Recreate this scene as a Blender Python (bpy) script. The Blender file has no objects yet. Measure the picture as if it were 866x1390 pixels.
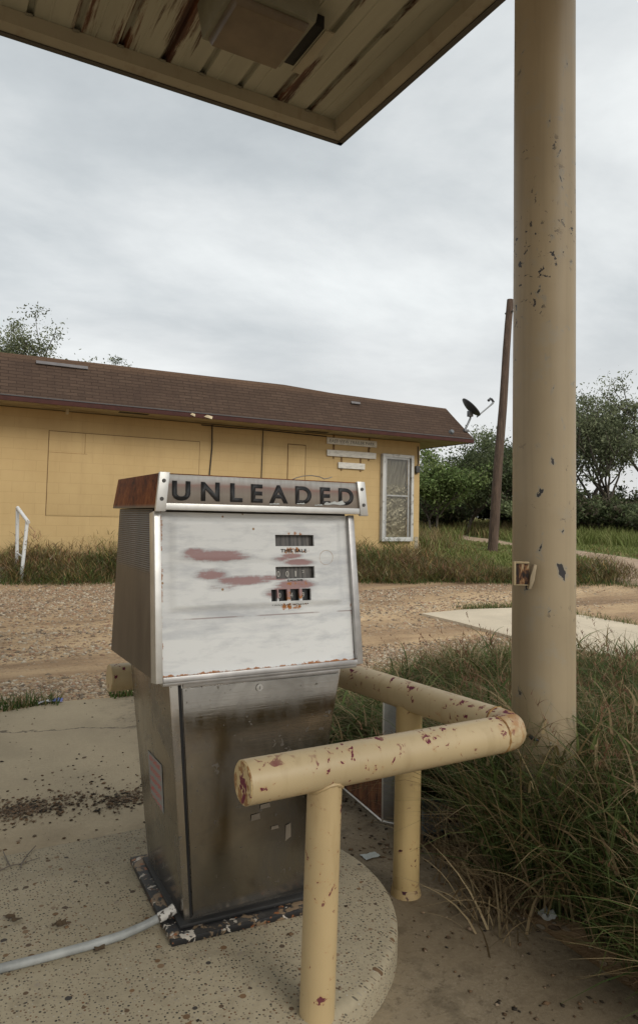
import bpy, bmesh, math, random
import numpy as np
from mathutils import Vector, Matrix, noise as mnoise
R = math.radians
rnd = random.Random(7)
rng = np.random.default_rng(7)
S = bpy.context.scene
C = S.collection

# ------------------------------------------------------------------ camera
EYE = Vector((0, 0, 1.45))
YAW, PITCH, ROLL, FPX = R(29.21), R(3.244), R(1.152), 944.8
fwd = Vector((math.sin(YAW) * math.cos(PITCH), math.cos(YAW) * math.cos(PITCH), math.sin(PITCH)))
rgt0 = Vector((math.cos(YAW), -math.sin(YAW), 0)); up0 = rgt0.cross(fwd)
rgt = rgt0 * math.cos(ROLL) + up0 * math.sin(ROLL)
upv = -rgt0 * math.sin(ROLL) + up0 * math.cos(ROLL)
cam = bpy.data.cameras.new('camera'); cam_o = bpy.data.objects.new('camera', cam); C.objects.link(cam_o)
cam.sensor_width = 36; cam.sensor_fit = 'AUTO'; cam.lens = FPX / 1390 * 36; cam.shift_y = -45 / 1390
cam.clip_start = 0.05; cam.clip_end = 3000
M = Matrix((rgt, upv, -fwd)).transposed().to_4x4(); M.translation = EYE
cam_o.matrix_world = M
S.camera = cam_o

def ray(px, py):                     # measuring helper: direction in which the survey photo saw a point
    return rgt * ((px - 433) / FPX) - upv * ((py - 650) / FPX) + fwd
def on_z(px, py, z):
    r = ray(px, py); return EYE + r * ((z - EYE.z) / r.z)
def on_y(px, py, y):
    r = ray(px, py); return EYE + r * (y / r.y)
def on_plane(px, py, p0, n):
    r = ray(px, py); return EYE + r * ((p0 - EYE).dot(n) / r.dot(n))
def sm(x): x = max(0.0, min(1.0, x)); return x * x * (3 - 2 * x)
def hgt(u, v):
    s = v + .2 * u
    h = .30 * sm((s - 7) / 5.5) + .025 * max(0, min(s, 60) - 12.5)
    a = min(1, max(0, (s - 6) / 4))
    h += a * .05 * mnoise.noise((u * .35, v * .35, 3.1)) + min(1, max(0, (s - 14) / 20)) * .12 * mnoise.noise((u * .09, v * .09, 8))
    return h - .012
def on_ground(px, py, far=120):
    r = ray(px, py); t = 1.0
    while t < far:
        p = EYE + r * t
        if p.z <= hgt(p.x, p.y): return p
        t *= 1.004
    return EYE + r * far
def along(px, dist):                 # a spot on the ground in the direction of a photo column, at a distance
    r = ray(px, 705); r = Vector((r.x, r.y, 0)).normalized() * dist
    return Vector((r.x, r.y, hgt(r.x, r.y)))

# ------------------------------------------------------------------ object helpers
def thing(name, label, cat, loc=(0, 0, 0), group=None, kind=None):
    o = bpy.data.objects.new(name, None); C.objects.link(o); o.location = loc
    o.empty_display_size = .1
    return tag(o, label, cat, group, kind)
def tag(o, label=None, cat=None, group=None, kind=None):
    if label: o['label'] = label
    if cat: o['category'] = cat
    if group: o['group'] = group
    if kind: o['kind'] = kind
    return o
def wloc(o):
    v = Vector((0, 0, 0))
    while o: v += o.location; o = o.parent
    return v
def link(name, me, mat, parent=None, origin=None):
    o = bpy.data.objects.new(name, me); C.objects.link(o)
    if mat and not me.materials: me.materials.append(mat)
    if parent:
        me.transform(Matrix.Translation(-wloc(parent))); o.parent = parent
    elif origin is not None:
        me.transform(Matrix.Translation(-Vector(origin))); o.location = origin
    return o
def obj(name, bm, mat, parent=None, origin=None, smooth=35):
    bmesh.ops.recalc_face_normals(bm, faces=bm.faces)
    me = bpy.data.meshes.new(name); bm.to_mesh(me); bm.free()
    if smooth:
        me.polygons.foreach_set('use_smooth', [True] * len(me.polygons))
        me.set_sharp_from_angle(angle=R(smooth))
    return link(name, me, mat, parent, origin)
def new(): return bmesh.new()
def box(bm, a, b, bev=0.0):
    a, b = Vector(a), Vector(b)
    return hexa(bm, [(a.x, a.y, a.z), (b.x, a.y, a.z), (b.x, b.y, a.z), (a.x, b.y, a.z),
                     (a.x, a.y, b.z), (b.x, a.y, b.z), (b.x, b.y, b.z), (a.x, b.y, b.z)], bev)
def hexa(bm, p, bev=0.0, seg=2):     # 8 corners: bottom ring, top ring
    vs = [bm.verts.new(q) for q in p]
    fs = [bm.faces.new([vs[i] for i in f]) for f in ((3, 2, 1, 0), (4, 5, 6, 7), (0, 1, 5, 4), (1, 2, 6, 5), (2, 3, 7, 6), (3, 0, 4, 7))]
    if bev:
        es = list({e for f in fs for e in f.edges})
        bmesh.ops.bevel(bm, geom=es, offset=bev, segments=seg, affect='EDGES', profile=.6)
    return vs
def prism(bm, pts, ext, bev=0):      # polygon swept by a vector
    ext = Vector(ext)
    a = [bm.verts.new(p) for p in pts]; b = [bm.verts.new(Vector(p) + ext) for p in pts]
    n = len(pts); fs = [bm.faces.new(a[::-1]), bm.faces.new(b)]
    for i in range(n): fs.append(bm.faces.new((a[i], a[(i + 1) % n], b[(i + 1) % n], b[i])))
    if bev: bmesh.ops.bevel(bm, geom=list({e for f in fs for e in f.edges}), offset=bev, segments=2, affect='EDGES', profile=.6)
def tube(bm, pts, r, seg=12, cap=True):
    pts = [Vector(p) for p in pts]; n = len(pts)
    rs = r if isinstance(r, (list, tuple)) else [r] * n
    rings = []; nrm = None
    for i, p in enumerate(pts):
        t = (pts[min(i + 1, n - 1)] - pts[max(i - 1, 0)]).normalized()
        if 0 < i < n - 1:
            k = (pts[i] - pts[i - 1]).normalized().dot(t); k = 1 / max(.5, k)
        else: k = 1
        if nrm is None:
            nrm = t.orthogonal().normalized()
        nrm = (nrm - t * nrm.dot(t)).normalized(); bi = t.cross(nrm)
        bend = None
        if k > 1.001:
            bend = ((pts[i + 1] - pts[i]).normalized() - (pts[i] - pts[i - 1]).normalized()).normalized()
        ring = []
        for j in range(seg):
            a = 2 * math.pi * j / seg; d = nrm * math.cos(a) + bi * math.sin(a)
            if bend: d = d + bend * (d.dot(bend) * (k - 1))
            ring.append(bm.verts.new(p + d * rs[i]))
        rings.append(ring)
    for a, b in zip(rings, rings[1:]):
        for j in range(seg): bm.faces.new((a[j], a[(j + 1) % seg], b[(j + 1) % seg], b[j]))
    if cap:
        bm.faces.new(rings[0][::-1]); bm.faces.new(rings[-1])
def disc(bm, c, n, r0, r1, d, seg=24):   # short cylinder along n
    c, n = Vector(c), Vector(n).normalized(); tube(bm, [c, c + n * d], [r0, r1], seg)
def mesh_np(name, verts, faces, cols=None):  # faces: (n,k)
    me = bpy.data.meshes.new(name); nf, k = faces.shape
    me.vertices.add(len(verts)); me.vertices.foreach_set('co', verts.astype(np.float32).ravel())
    me.loops.add(nf * k); me.loops.foreach_set('vertex_index', faces.astype(np.int32).ravel())
    me.polygons.add(nf); me.polygons.foreach_set('loop_start', np.arange(0, nf * k, k, dtype=np.int32))
    me.update(calc_edges=True)
    if cols is not None:
        at = me.attributes.new('tint', 'FLOAT_COLOR', 'POINT')
        at.data.foreach_set('color', np.c_[cols, np.ones(len(cols))].astype(np.float32).ravel())
    return me

# ------------------------------------------------------------------ material helpers
class NT:
    def __init__(s, name, rough=.6, metal=0.0, spec=None):
        s.m = bpy.data.materials.new(name); s.m.use_nodes = True; s.t = s.m.node_tree
        s.b = s.t.nodes['Principled BSDF']; s.out = s.t.nodes['Material Output']
        s.b.inputs['Roughness'].default_value = rough; s.b.inputs['Metallic'].default_value = metal
        if spec is not None: s.b.inputs['Specular IOR Level'].default_value = spec
        s.tc = s.t.nodes.new('ShaderNodeTexCoord')
    def n(s, typ, **k):
        nd = s.t.nodes.new(typ)
        for a, v in k.items():
            setattr(nd, a, v)
        return nd
    def put(s, sock, v):
        if v is None: return
        if isinstance(v, bpy.types.NodeSocket): s.t.links.new(v, sock)
        else: sock.default_value = v
    def coord(s, kind='Object', scale=(1, 1, 1), loc=(0, 0, 0), rot=(0, 0, 0)):
        mp = s.n('ShaderNodeMapping'); s.put(mp.inputs['Vector'], s.tc.outputs[kind])
        mp.inputs['Scale'].default_value = scale; mp.inputs['Location'].default_value = loc; mp.inputs['Rotation'].default_value = rot
        return mp.outputs[0]
    def noise(s, vec, scale=5, detail=4, rough=.55, dist=0, out='Fac'):
        nd = s.n('ShaderNodeTexNoise'); s.put(nd.inputs['Vector'], vec)
        nd.inputs['Scale'].default_value = scale; nd.inputs['Detail'].default_value = detail
        nd.inputs['Roughness'].default_value = rough; nd.inputs['Distortion'].default_value = dist
        return nd.outputs[out]
    def voro(s, vec, scale=5, feature='F1', out='Distance', rand=1):
        nd = s.n('ShaderNodeTexVoronoi', feature=feature); s.put(nd.inputs['Vector'], vec)
        nd.inputs['Scale'].default_value = scale; nd.inputs['Randomness'].default_value = rand
        return nd.outputs[out]
    def rng(s, v, a, b, c=0.0, d=1.0):
        nd = s.n('ShaderNodeMapRange'); s.put(nd.inputs[0], v)
        for i, x in enumerate((a, b, c, d)): nd.inputs[i + 1].default_value = x
        return nd.outputs[0]
    def math(s, op, a, b=0.0, c=None):
        nd = s.n('ShaderNodeMath', operation=op); s.put(nd.inputs[0], a); s.put(nd.inputs[1], b)
        if c is not None: s.put(nd.inputs[2], c)
        return nd.outputs[0]
    def mix(s, f, a, b, mode='MIX'):
        nd = s.n('ShaderNodeMix', data_type='RGBA', blend_type=mode)
        s.put(nd.inputs[0], f)
        for i, x in ((6, a), (7, b)):
            if isinstance(x, (tuple, list)): x = (*x[:3], 1)
            s.put(nd.inputs[i], x)
        return nd.outputs[2]
    def ramp(s, f, stops):
        nd = s.n('ShaderNodeValToRGB'); s.put(nd.inputs[0], f); e = nd.color_ramp.elements
        while len(e) < len(stops): e.new(.5)
        for i, (p, c) in enumerate(stops): e[i].position = p; e[i].color = (*c, 1)
        return nd.outputs[0]
    def blob(s, vec, c, r):           # soft ellipse 1 -> 0
        sub = s.n('ShaderNodeVectorMath', operation='SUBTRACT'); s.put(sub.inputs[0], vec); sub.inputs[1].default_value = c
        mul = s.n('ShaderNodeVectorMath', operation='MULTIPLY'); s.put(mul.inputs[0], sub.outputs[0]); mul.inputs[1].default_value = tuple(1 / x if x else 0 for x in r)
        ln = s.n('ShaderNodeVectorMath', operation='LENGTH'); s.put(ln.inputs[0], mul.outputs[0])
        return s.rng(ln.outputs['Value'], 1, .35, 0, 1)
    def sep(s, vec):
        nd = s.n('ShaderNodeSeparateXYZ'); s.put(nd.inputs[0], vec); return nd.outputs
    def bump(s, h, strength=.3, dist=.01):
        nd = s.n('ShaderNodeBump'); s.put(nd.inputs['Height'], h)
        nd.inputs['Strength'].default_value = strength; nd.inputs['Distance'].default_value = dist
        s.put(s.b.inputs['Normal'], nd.outputs[0])
    def fin(s, col=None, rough=None, metal=None):
        if isinstance(col, tuple): col = (*col[:3], 1)
        s.put(s.b.inputs['Base Color'], col); s.put(s.b.inputs['Roughness'], rough); s.put(s.b.inputs['Metallic'], metal)
        return s.m
def plain(name, col, rough=.6, metal=0, var=.15, scale=8, bump=0):
    t = NT(name, rough, metal); n = t.noise(t.coord(), scale, 5)
    if bump: t.bump(n, bump, .005)
    return t.fin(t.mix(t.rng(n, .3, .7), tuple(c * (1 - var) for c in col), tuple(min(1, c * (1 + var)) for c in col)))
def tinted(name, rough=.7, trans=.25, gain=1.0):   # foliage: the colour each blade or leaf has of its own
    t = NT(name, rough, 0, .25); a = t.n('ShaderNodeAttribute', attribute_name='tint')
    t.fin(a.outputs['Color'])
    if trans:
        tr = t.n('ShaderNodeBsdfTranslucent'); t.put(tr.inputs[0], a.outputs['Color'])
        mx = t.n('ShaderNodeMixShader'); mx.inputs[0].default_value = trans
        t.put(mx.inputs[1], t.b.outputs[0]); t.put(mx.inputs[2], tr.outputs[0]); t.put(t.out.inputs[0], mx.outputs[0])
    return t.m

# yellow painted steel with purple-red chips
def m_yellow(name, base=(.50, .39, .225), chips=.63, rust=True, chipcol=(.12, .009, .03), seed=0.0):
    t = NT(name, .42, 0, .45); co = t.coord(loc=(seed, seed * 2, seed)); nz = t.sep(t.n('ShaderNodeNewGeometry').outputs['Normal'])[2]
    fine = t.noise(co, 60, 4, .6); broad = t.noise(co, 3.2, 3); drip = t.noise(t.coord(scale=(12, 12, 1.5)), 2.5, 4)
    col = t.mix(t.rng(broad, .3, .7), tuple(c * .86 for c in base), tuple(c * 1.06 for c in base))
    col = t.mix(t.rng(drip, .52, .75, 0, .28), col, (base[0] * .55, base[1] * .48, base[2] * .38))
    specks = t.rng(t.voro(co, 46), .10, .04); sel = t.rng(t.noise(co, 19, 2), .56, .60)
    col = t.mix(t.math('MULTIPLY', t.math('MULTIPLY', specks, sel), .75), col, (.16, .07, .02))
    big = t.math('ADD', t.noise(co, 34, 4, .6, .5), t.math('MULTIPLY', nz, .045))
    zone = t.rng(t.noise(co, 4.6, 2), .36, .5)
    chip = t.math('MULTIPLY', t.rng(big, chips, chips + .015), zone)
    if name == 'rail_paint':
        cw = t.blob(co, (.50, -.66, .755), (.13, .13, .3)); cm = t.rng(t.math('ADD', t.math('MULTIPLY', cw, .30), t.noise(co, 17, 5, .65, .5)), .68, .86)
        col = t.mix(t.math('MULTIPLY', cm, .75), col, (.34, .15, .04))
    if rust:
        halo = t.math('MULTIPLY', t.rng(big, chips - .05, chips), zone)
        col = t.mix(t.math('MULTIPLY', halo, .35), col, (.42, .20, .06))
    col = t.mix(chip, col, chipcol)
    t.bump(t.math('SUBTRACT', t.math('MULTIPLY', fine, .25), chip), .35, .003)
    return t.fin(col, t.rng(chip, 0, 1, .42, .75))

def m_concrete(name, base, aggregate=False, stains=True, soil=False):
    t = NT(name, .85, 0, .3); co = t.coord()
    b = t.noise(co, 1.3, 5, .6); f = t.noise(co, 45, 4, .7)
    col = t.mix(t.rng(b, .3, .7), tuple(c * .82 for c in base), tuple(c * 1.1 for c in base))
    col = t.mix(t.rng(f, .35, .75, 0, .35), col, tuple(c * .6 for c in base))
    h = t.math('MULTIPLY', f, .4)
    if stains:
        col = t.mix(t.rng(t.noise(co, .9, 3, .6, 1), .5, .68, 0, .55), col, tuple(c * .58 for c in base))
    if soil:
        ck = t.n('ShaderNodeTexVoronoi', feature='DISTANCE_TO_EDGE', voronoi_dimensions='2D'); wv = t.n('ShaderNodeVectorMath', operation='ADD'); t.put(wv.inputs[0], co); nz_ = t.noise(co, 2.5, 5, .6, out='Color'); sv = t.n('ShaderNodeVectorMath', operation='SCALE'); t.put(sv.inputs[0], nz_); sv.inputs['Scale'].default_value = .5; t.put(wv.inputs[1], sv.outputs[0]); t.put(ck.inputs['Vector'], wv.outputs[0]); ck.inputs['Scale'].default_value = .33
        col = t.mix(t.rng(ck.outputs['Distance'], .004, .0015, 0, .8), col, (.07, .055, .04))
    if soil:                          # trodden soil plus canopy shade painted into the slab colour towards the weeds
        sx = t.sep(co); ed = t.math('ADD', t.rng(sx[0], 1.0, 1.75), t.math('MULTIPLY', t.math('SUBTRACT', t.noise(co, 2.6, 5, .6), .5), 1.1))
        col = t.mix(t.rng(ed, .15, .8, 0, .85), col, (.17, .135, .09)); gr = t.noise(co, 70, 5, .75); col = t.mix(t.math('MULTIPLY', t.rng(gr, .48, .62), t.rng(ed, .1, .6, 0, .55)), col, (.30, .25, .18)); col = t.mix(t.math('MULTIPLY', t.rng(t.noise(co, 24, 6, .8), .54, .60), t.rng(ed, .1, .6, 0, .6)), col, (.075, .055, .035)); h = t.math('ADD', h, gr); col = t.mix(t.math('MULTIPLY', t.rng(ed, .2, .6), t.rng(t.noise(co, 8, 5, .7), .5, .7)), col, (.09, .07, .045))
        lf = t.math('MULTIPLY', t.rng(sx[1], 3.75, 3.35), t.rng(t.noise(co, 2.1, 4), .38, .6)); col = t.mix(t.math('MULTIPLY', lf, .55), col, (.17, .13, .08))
    if aggregate:
        col = t.mix(t.rng(t.noise(co, 3.3, 6, .7, .6), .54, .70, 0, .6), col, (.13, .10, .065)); col = t.mix(t.rng(t.noise(co, 11, 5, .75), .66, .72, 0, .5), col, (.05, .042, .032))
        nd = t.n('ShaderNodeTexVoronoi', feature='F1', voronoi_dimensions='2D'); sk = t.n('ShaderNodeCombineXYZ'); xyz = t.sep(co); t.put(sk.inputs[0], t.math('ADD', xyz[0], t.math('MULTIPLY', xyz[2], 1.3))); t.put(sk.inputs[1], t.math('SUBTRACT', xyz[1], t.math('MULTIPLY', xyz[2], .9))); t.put(nd.inputs['Vector'], sk.outputs[0]); nd.inputs['Scale'].default_value = 92
        d = nd.outputs['Distance']; cc = t.sep(nd.outputs['Color'])
        sz = t.rng(cc[0], .08, 1, .02, .38)
        st = t.rng(t.math('SUBTRACT', sz, d), .0, .05)
        stone = t.ramp(cc[1], [(0, (.035, .032, .03)), (.4, (.09, .075, .055)), (.62, (.17, .085, .04)), (.8, (.20, .17, .13)), (1, (.42, .38, .30))])
        st = t.math('MULTIPLY', st, t.rng(t.noise(co, 2.2, 3), .30, .5, .55, 1))
        nd2 = t.n('ShaderNodeTexVoronoi', feature='F1', voronoi_dimensions='2D'); t.put(nd2.inputs['Vector'], sk.outputs[0]); nd2.inputs['Scale'].default_value = 30
        cc2 = t.sep(nd2.outputs['Color'])
        st2 = t.rng(t.math('SUBTRACT', t.rng(cc2[0], .74, 1, 0, .34), nd2.outputs['Distance']), .0, .04)
        stone2 = t.ramp(cc2[1], [(0, (.05, .045, .04)), (.5, (.17, .10, .05)), (1, (.30, .26, .2))])
        col = t.mix(st, col, stone); col = t.mix(st2, col, stone2)
        h = t.math('ADD', h, t.math('MULTIPLY', st, .6))
    t.bump(h, .5, .006)
    return t.fin(col)

def m_stainless(name, tint=(.50, .46, .41), rough=.24, dirt=.5):
    t = NT(name, rough, 1.0); co = t.coord()
    br = t.noise(t.coord(scale=(1, 1, 90)), 6, 3); n = t.noise(co, 4.5, 6, .65, .8); sp = t.noise(t.coord(scale=(5, 5, 1)), 5, 5)
    col = t.mix(t.rng(n, .35, .7), tint, tuple(c * .66 for c in tint))
    dm = t.math('MULTIPLY', t.rng(n, .5, .72), dirt)
    spots = t.rng(t.noise(co, 34, 3, .6), .66, .70)
    dm = t.math('MAXIMUM', dm, t.math('MULTIPLY', spots, .8))
    col = t.mix(dm, col, (.075, .062, .048))
    t.bump(t.math('ADD', t.math('MULTIPLY', br, .25), t.noise(co, 3, 2)), .10, .006)
    return t.fin(col, t.rng(t.math('ADD', sp, dm), .3, 1.3, rough, rough + .35), t.rng(dm, 0, 1, 1.0, .25))

M_rail = m_yellow('rail_paint')
M_rust = None
def m_rust(name, c0=(.16, .045, .015), c1=(.30, .105, .03)):
    t = NT(name, .8, 0, .2); n = t.noise(t.coord(scale=(1, 1, .35)), 22, 6, .7, .5)
    t.bump(n, .5, .004)
    return t.fin(t.ramp(n, [(.3, tuple(c * .25 for c in c0)), (.45, c0), (.62, c1), (.8, tuple(min(1, c * 1.5) for c in c1))]))
M_rust = m_rust('rusted_steel')
M_alu = plain('brushed_trim', (.62, .61, .58), .38, .85, .12, 14)
M_alu_dull = plain('dull_trim', (.42, .41, .40), .4, .85, .2, 14)
M_steel = m_stainless('stained_stainless', (.40, .37, .325), .15, .45)
M_steel_front = m_stainless('brown_stained_stainless', (.30, .28, .248), .075, .26)
M_black = plain('black_rubber', (.018, .018, .018), .6, 0, .3)
M_dark = plain('dark_void', (.008, .008, .008), .8)
M_bolt = plain('bolt_steel', (.10, .095, .09), .45, .7)

# ------------------------------------------------------------------ world, sun
W = bpy.data.worlds.new('World'); S.world = W; W.use_nodes = True
wt = W.node_tree; bg = wt.nodes['Background']
SUN_EL, SUN_AZ = R(36), R(168)        # azimuth clockwise from +y : the light comes from behind the camera, to its right
class WN(NT):
    def __init__(s): s.t = wt; s.tc = wt.nodes.new('ShaderNodeTexCoord')
w = WN()
sky = w.n('ShaderNodeTexSky', sky_type='NISHITA'); sky.sun_disc = False
sky.sun_elevation = SUN_EL; sky.sun_rotation = SUN_AZ; sky.air_density = 1; sky.dust_density = 3
d = w.sep(w.tc.outputs['Generated'])
k = w.math('ADD', w.math('MAXIMUM', d[2], 0.0), .22)
cv = w.n('ShaderNodeCombineXYZ'); w.put(cv.inputs[0], w.math('DIVIDE', d[0], k)); w.put(cv.inputs[1], w.math('DIVIDE', d[1], k))
mp = w.n('ShaderNodeMapping'); w.put(mp.inputs[0], cv.outputs[0]); mp.inputs['Rotation'].default_value = (0, 0, R(35)); mp.inputs['Scale'].default_value = (.72, .95, 1); mp.inputs['Location'].default_value = (1.3, .4, 0)
cl = w.noise(mp.outputs[0], 1.15, 8, .58, .25)
cl2 = w.noise(mp.outputs[0], .55, 3, .5, .2)
cloud = w.ramp(w.math('ADD', w.math('MULTIPLY', cl, .62), w.math('MULTIPLY', cl2, .42)),
               [(.38, (4.1, 4.42, 4.6)), (.46, (5.1, 5.42, 5.55)), (.53, (6.3, 6.55, 6.6)), (.63, (8.0, 8.25, 8.2))])
over = w.rng(d[2], .0, .30, 0, 1)
low = w.mix(over, (6.6, 6.58, 6.5), cloud)      # the veil towards the horizon is smoother
high = w.rng(d[2], .55, 1, 1, 1.35)
hv = w.n('ShaderNodeVectorMath', operation='SCALE'); w.put(hv.inputs[0], low); w.put(hv.inputs['Scale'], high)
fac = w.mix(.93, sky.outputs[0], hv.outputs[0])
w.put(bg.inputs[0], fac); bg.inputs[1].default_value = .108
sun = bpy.data.lights.new('sun', 'SUN'); sun.energy = 1.6; sun.angle = R(28); sun.color = (1, .95, .87)
so = bpy.data.objects.new('sun', sun); C.objects.link(so)
sd = Vector((math.sin(SUN_AZ) * math.cos(SUN_EL), math.cos(SUN_AZ) * math.cos(SUN_EL), math.sin(SUN_EL)))
so.rotation_euler = (-sd).to_track_quat('-Z', 'Y').to_euler(); so.location = (0, -8, 12)

# ------------------------------------------------------------------ ground
def axis(a, b, fine, lo, hi, grow=1.18):
    x = list(np.arange(a, b + 1e-6, fine)); st = fine
    while x[-1] < hi: st *= grow; x.append(x[-1] + st)
    st = fine
    while x[0] > lo: st *= grow; x.insert(0, x[0] - st)
    return np.array(x)
xs = axis(-4, 26, .3, -700, 900); ys = axis(2, 34, .3, -700, 1000)
nx, ny = len(xs), len(ys)
V = np.zeros((ny, nx, 3)); V[..., 0] = xs[None]; V[..., 1] = ys[:, None]
for j in range(ny):
    for i in range(nx): V[j, i, 2] = hgt(xs[i], ys[j])
# grass-covered zone: beyond the grass front, and the bed right of the pump slab
def front_line(u):                   # the line where gravel gives way to grass
    return np.interp(u, [-6, 1.0, 5.0, 9.3, 11.5, 14, 20], [12.9, 12.35, 11.6, 10.3, 9.1, 7.8, 5.5])
def grassy(u, v):
    g = (v - front_line(u)) / .5
    bed = min((u - 2.0) / .3, (5.6 - .35 * max(0, u - 2.6) - v) / .7, (5.6 - u) / .8)
    return max(0, min(1, max(g, bed)))
gc = np.zeros((ny, nx))
for j in range(ny):
    for i in range(nx): gc[j, i] = grassy(xs[i], ys[j])
idx = np.arange(ny * nx).reshape(ny, nx)
F = np.stack([idx[:-1, :-1], idx[:-1, 1:], idx[1:, 1:], idx[1:, :-1]], -1).reshape(-1, 4)
gf = np.zeros((ny, nx))
for j in range(ny):
    for i in range(nx):
        if ys[j] > 0 and xs[i] > 6: gf[j, i] = sm((ys[j] - front_line(min(20, xs[i])) - 1.2) / 1.5)
gm = mesh_np('ground', V.reshape(-1, 3), F, np.c_[gc.reshape(-1, 1), gf.reshape(-1, 1), gc.reshape(-1, 1)])
gm.polygons.foreach_set('use_smooth', [True] * len(gm.polygons))
t = NT('dirt_and_gravel', .92, 0, .2); co = t.coord()
streak = t.noise(t.coord(scale=(.16, 1, 1), rot=(0, 0, R(-6))), 1.5, 5, .62, .4)
b = t.noise(co, .7, 5, .6)
dirt = t.ramp(t.math('ADD', t.math('MULTIPLY', streak, .7), t.math('MULTIPLY', b, .3)),
              [(.36, (.20, .130, .078)), (.45, (.32, .215, .125)), (.53, (.43, .30, .175)), (.62, (.54, .39, .235))])
vd = t.n('ShaderNodeTexVoronoi', voronoi_dimensions='2D'); t.put(vd.inputs[0], co); vd.inputs['Scale'].default_value = 24
vc = t.sep(vd.outputs['Color'])
peb = t.rng(t.math('SUBTRACT', t.rng(vc[0], .25, 1, 0, .55), vd.outputs['Distance']), 0, .08)
pz = t.math('MULTIPLY', peb, t.rng(t.noise(t.coord(scale=(.16, 1, 1), loc=(3, 1, 0)), 1.1, 4), .42, .62, .08, .95))
pebc = t.ramp(vc[1], [(0, (.06, .05, .042)), (.35, (.19, .135, .09)), (.7, (.34, .27, .19)), (1, (.52, .46, .37))])
col = t.mix(pz, dirt, pebc)
soil = t.mix(t.rng(t.noise(co, 2.4, 5), .35, .65), (.035, .028, .017), (.085, .065, .035))
ga = t.n('ShaderNodeAttribute', attribute_name='tint')
turf = t.mix(t.rng(t.noise(co, .5, 6, .65), .35, .65), (.10, .145, .038), (.16, .16, .065)); soil = t.mix(t.sep(ga.outputs['Color'])[1], soil, turf)
gs = t.sep(ga.outputs['Color'])[0]
gmask = t.rng(t.math('ADD', gs, t.math('MULTIPLY', t.math('SUBTRACT', t.noise(co, 3, 4), .5), .8)), .35, .6)
t.bump(t.math('ADD', t.math('MULTIPLY', peb, .6), t.noise(co, 9, 6, .65)), .7, .035)
ground = link('ground', gm, t.fin(t.mix(gmask, col, soil))); tag(ground, kind='structure')

# pump slab (drive), island
bm = new()
pts = [(-9, -6), (1.98, -6), (2.02, -2), (1.99, .6), (1.98, 1.7), (1.97, 2.2), (2.0, 2.9), (2.07, 3.45), (2.02, 4.3), (1.95, 5.1), (1.75, 5.62), (1.0, 5.72), (0.4, 5.56), (-3, 5.6), (-9, 5.5)]
prism(bm, [(x, y, -.16) for x, y in pts], (0, 0, .16))
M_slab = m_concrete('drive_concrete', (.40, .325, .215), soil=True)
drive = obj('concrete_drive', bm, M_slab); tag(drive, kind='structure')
bm = new(); pts = []
IC, IR = (.865, 2.37), .70
for i in range(41):
    a = -math.pi / 2 + math.pi * i / 40; pts.append((IC[0] + IR * math.cos(a), IC[1] + IR * math.sin(a)))
for i in range(41):
    a = math.pi / 2 + math.pi * i / 40; pts.append((-4.2 + IR * math.cos(a), IC[1] + IR * math.sin(a)))
vsb = [bm.verts.new((x, y, .001)) for x, y in pts]; n = len(pts)
prof = [(0, .001), (0, .075), (.004, .088), (.012, .096), (.025, .1)]
rings = []
for ins, z in prof:
    ring = []
    for (x, y) in pts:
        cx = min(max(x, -4.2), IC[0]); dx, dy = x - cx, y - IC[1]; L = math.hypot(dx, dy); kk = (L - ins) / L
        ring.append(bm.verts.new((cx + dx * kk, IC[1] + dy * kk, z)))
    rings.append(ring)
bmesh.ops.delete(bm, geom=vsb, context='VERTS')
for a, b_ in zip(rings, rings[1:]):
    for i in range(n): bm.faces.new((a[i], a[(i + 1) % n], b_[(i + 1) % n], b_[i]))
bm.faces.new(rings[-1])
M_island = m_concrete('exposed_aggregate', (.36, .31, .215), aggregate=True)
island = obj('pump_island', bm, M_island); tag(island, kind='structure')
# apron of pale concrete past the gravel
bm = new()
ap = [on_ground(x, y) for x, y in [(572, 836), (630, 831), (700, 828), (790, 839), (880, 855), (1000, 880), (1010, 945), (880, 902), (770, 884), (695, 868), (620, 848)]]
a = [bm.verts.new((p.x, p.y, hgt(p.x, p.y) + .035)) for p in ap]; b_ = [bm.verts.new((p.x, p.y, hgt(p.x, p.y) - .2)) for p in ap]
bm.faces.new(a)
for i in range(len(a)): bm.faces.new((a[i], b_[i], b_[(i + 1) % len(a)], a[(i + 1) % len(a)]))
M_apron = m_concrete('pale_concrete', (.60, .51, .38), stains=False)
tag(obj('concrete_apron', bm, M_apron), kind='structure')
# dirt track through the field
tr = [on_ground(x, y) for x, y in [(905, 800), (866, 772), (835, 760), (800, 752), (740, 744), (690, 739), (640, 731), (600, 725), (560, 720)]]
bm = new(); prev = None
pp = []
for a0, b0 in zip(tr, tr[1:]):
    for i in range(8): pp.append(a0.lerp(b0, i / 8))
for i, p in enumerate(pp):
    q = pp[min(i + 1, len(pp) - 1)] - pp[max(i - 1, 0)]; nrm = Vector((-q.y, q.x, 0)).normalized()
    wd = (.75 + .2 * mnoise.noise((i * .3, 0, 0)))
    row = []
    for s_ in (-1, -.5, 0, .5, 1):
        x, y = p.x + nrm.x * wd * s_, p.y + nrm.y * wd * s_
        row.append(bm.verts.new((x, y, hgt(x, y) + .05 - .05 * abs(s_))))
    if prev:
        for j in range(4): bm.faces.new((prev[j], prev[j + 1], row[j + 1], row[j]))
    prev = row
tag(obj('dirt_track', bm, plain('track_dirt', (.33, .235, .155), .95, 0, .3, 3)), kind='structure')

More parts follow.
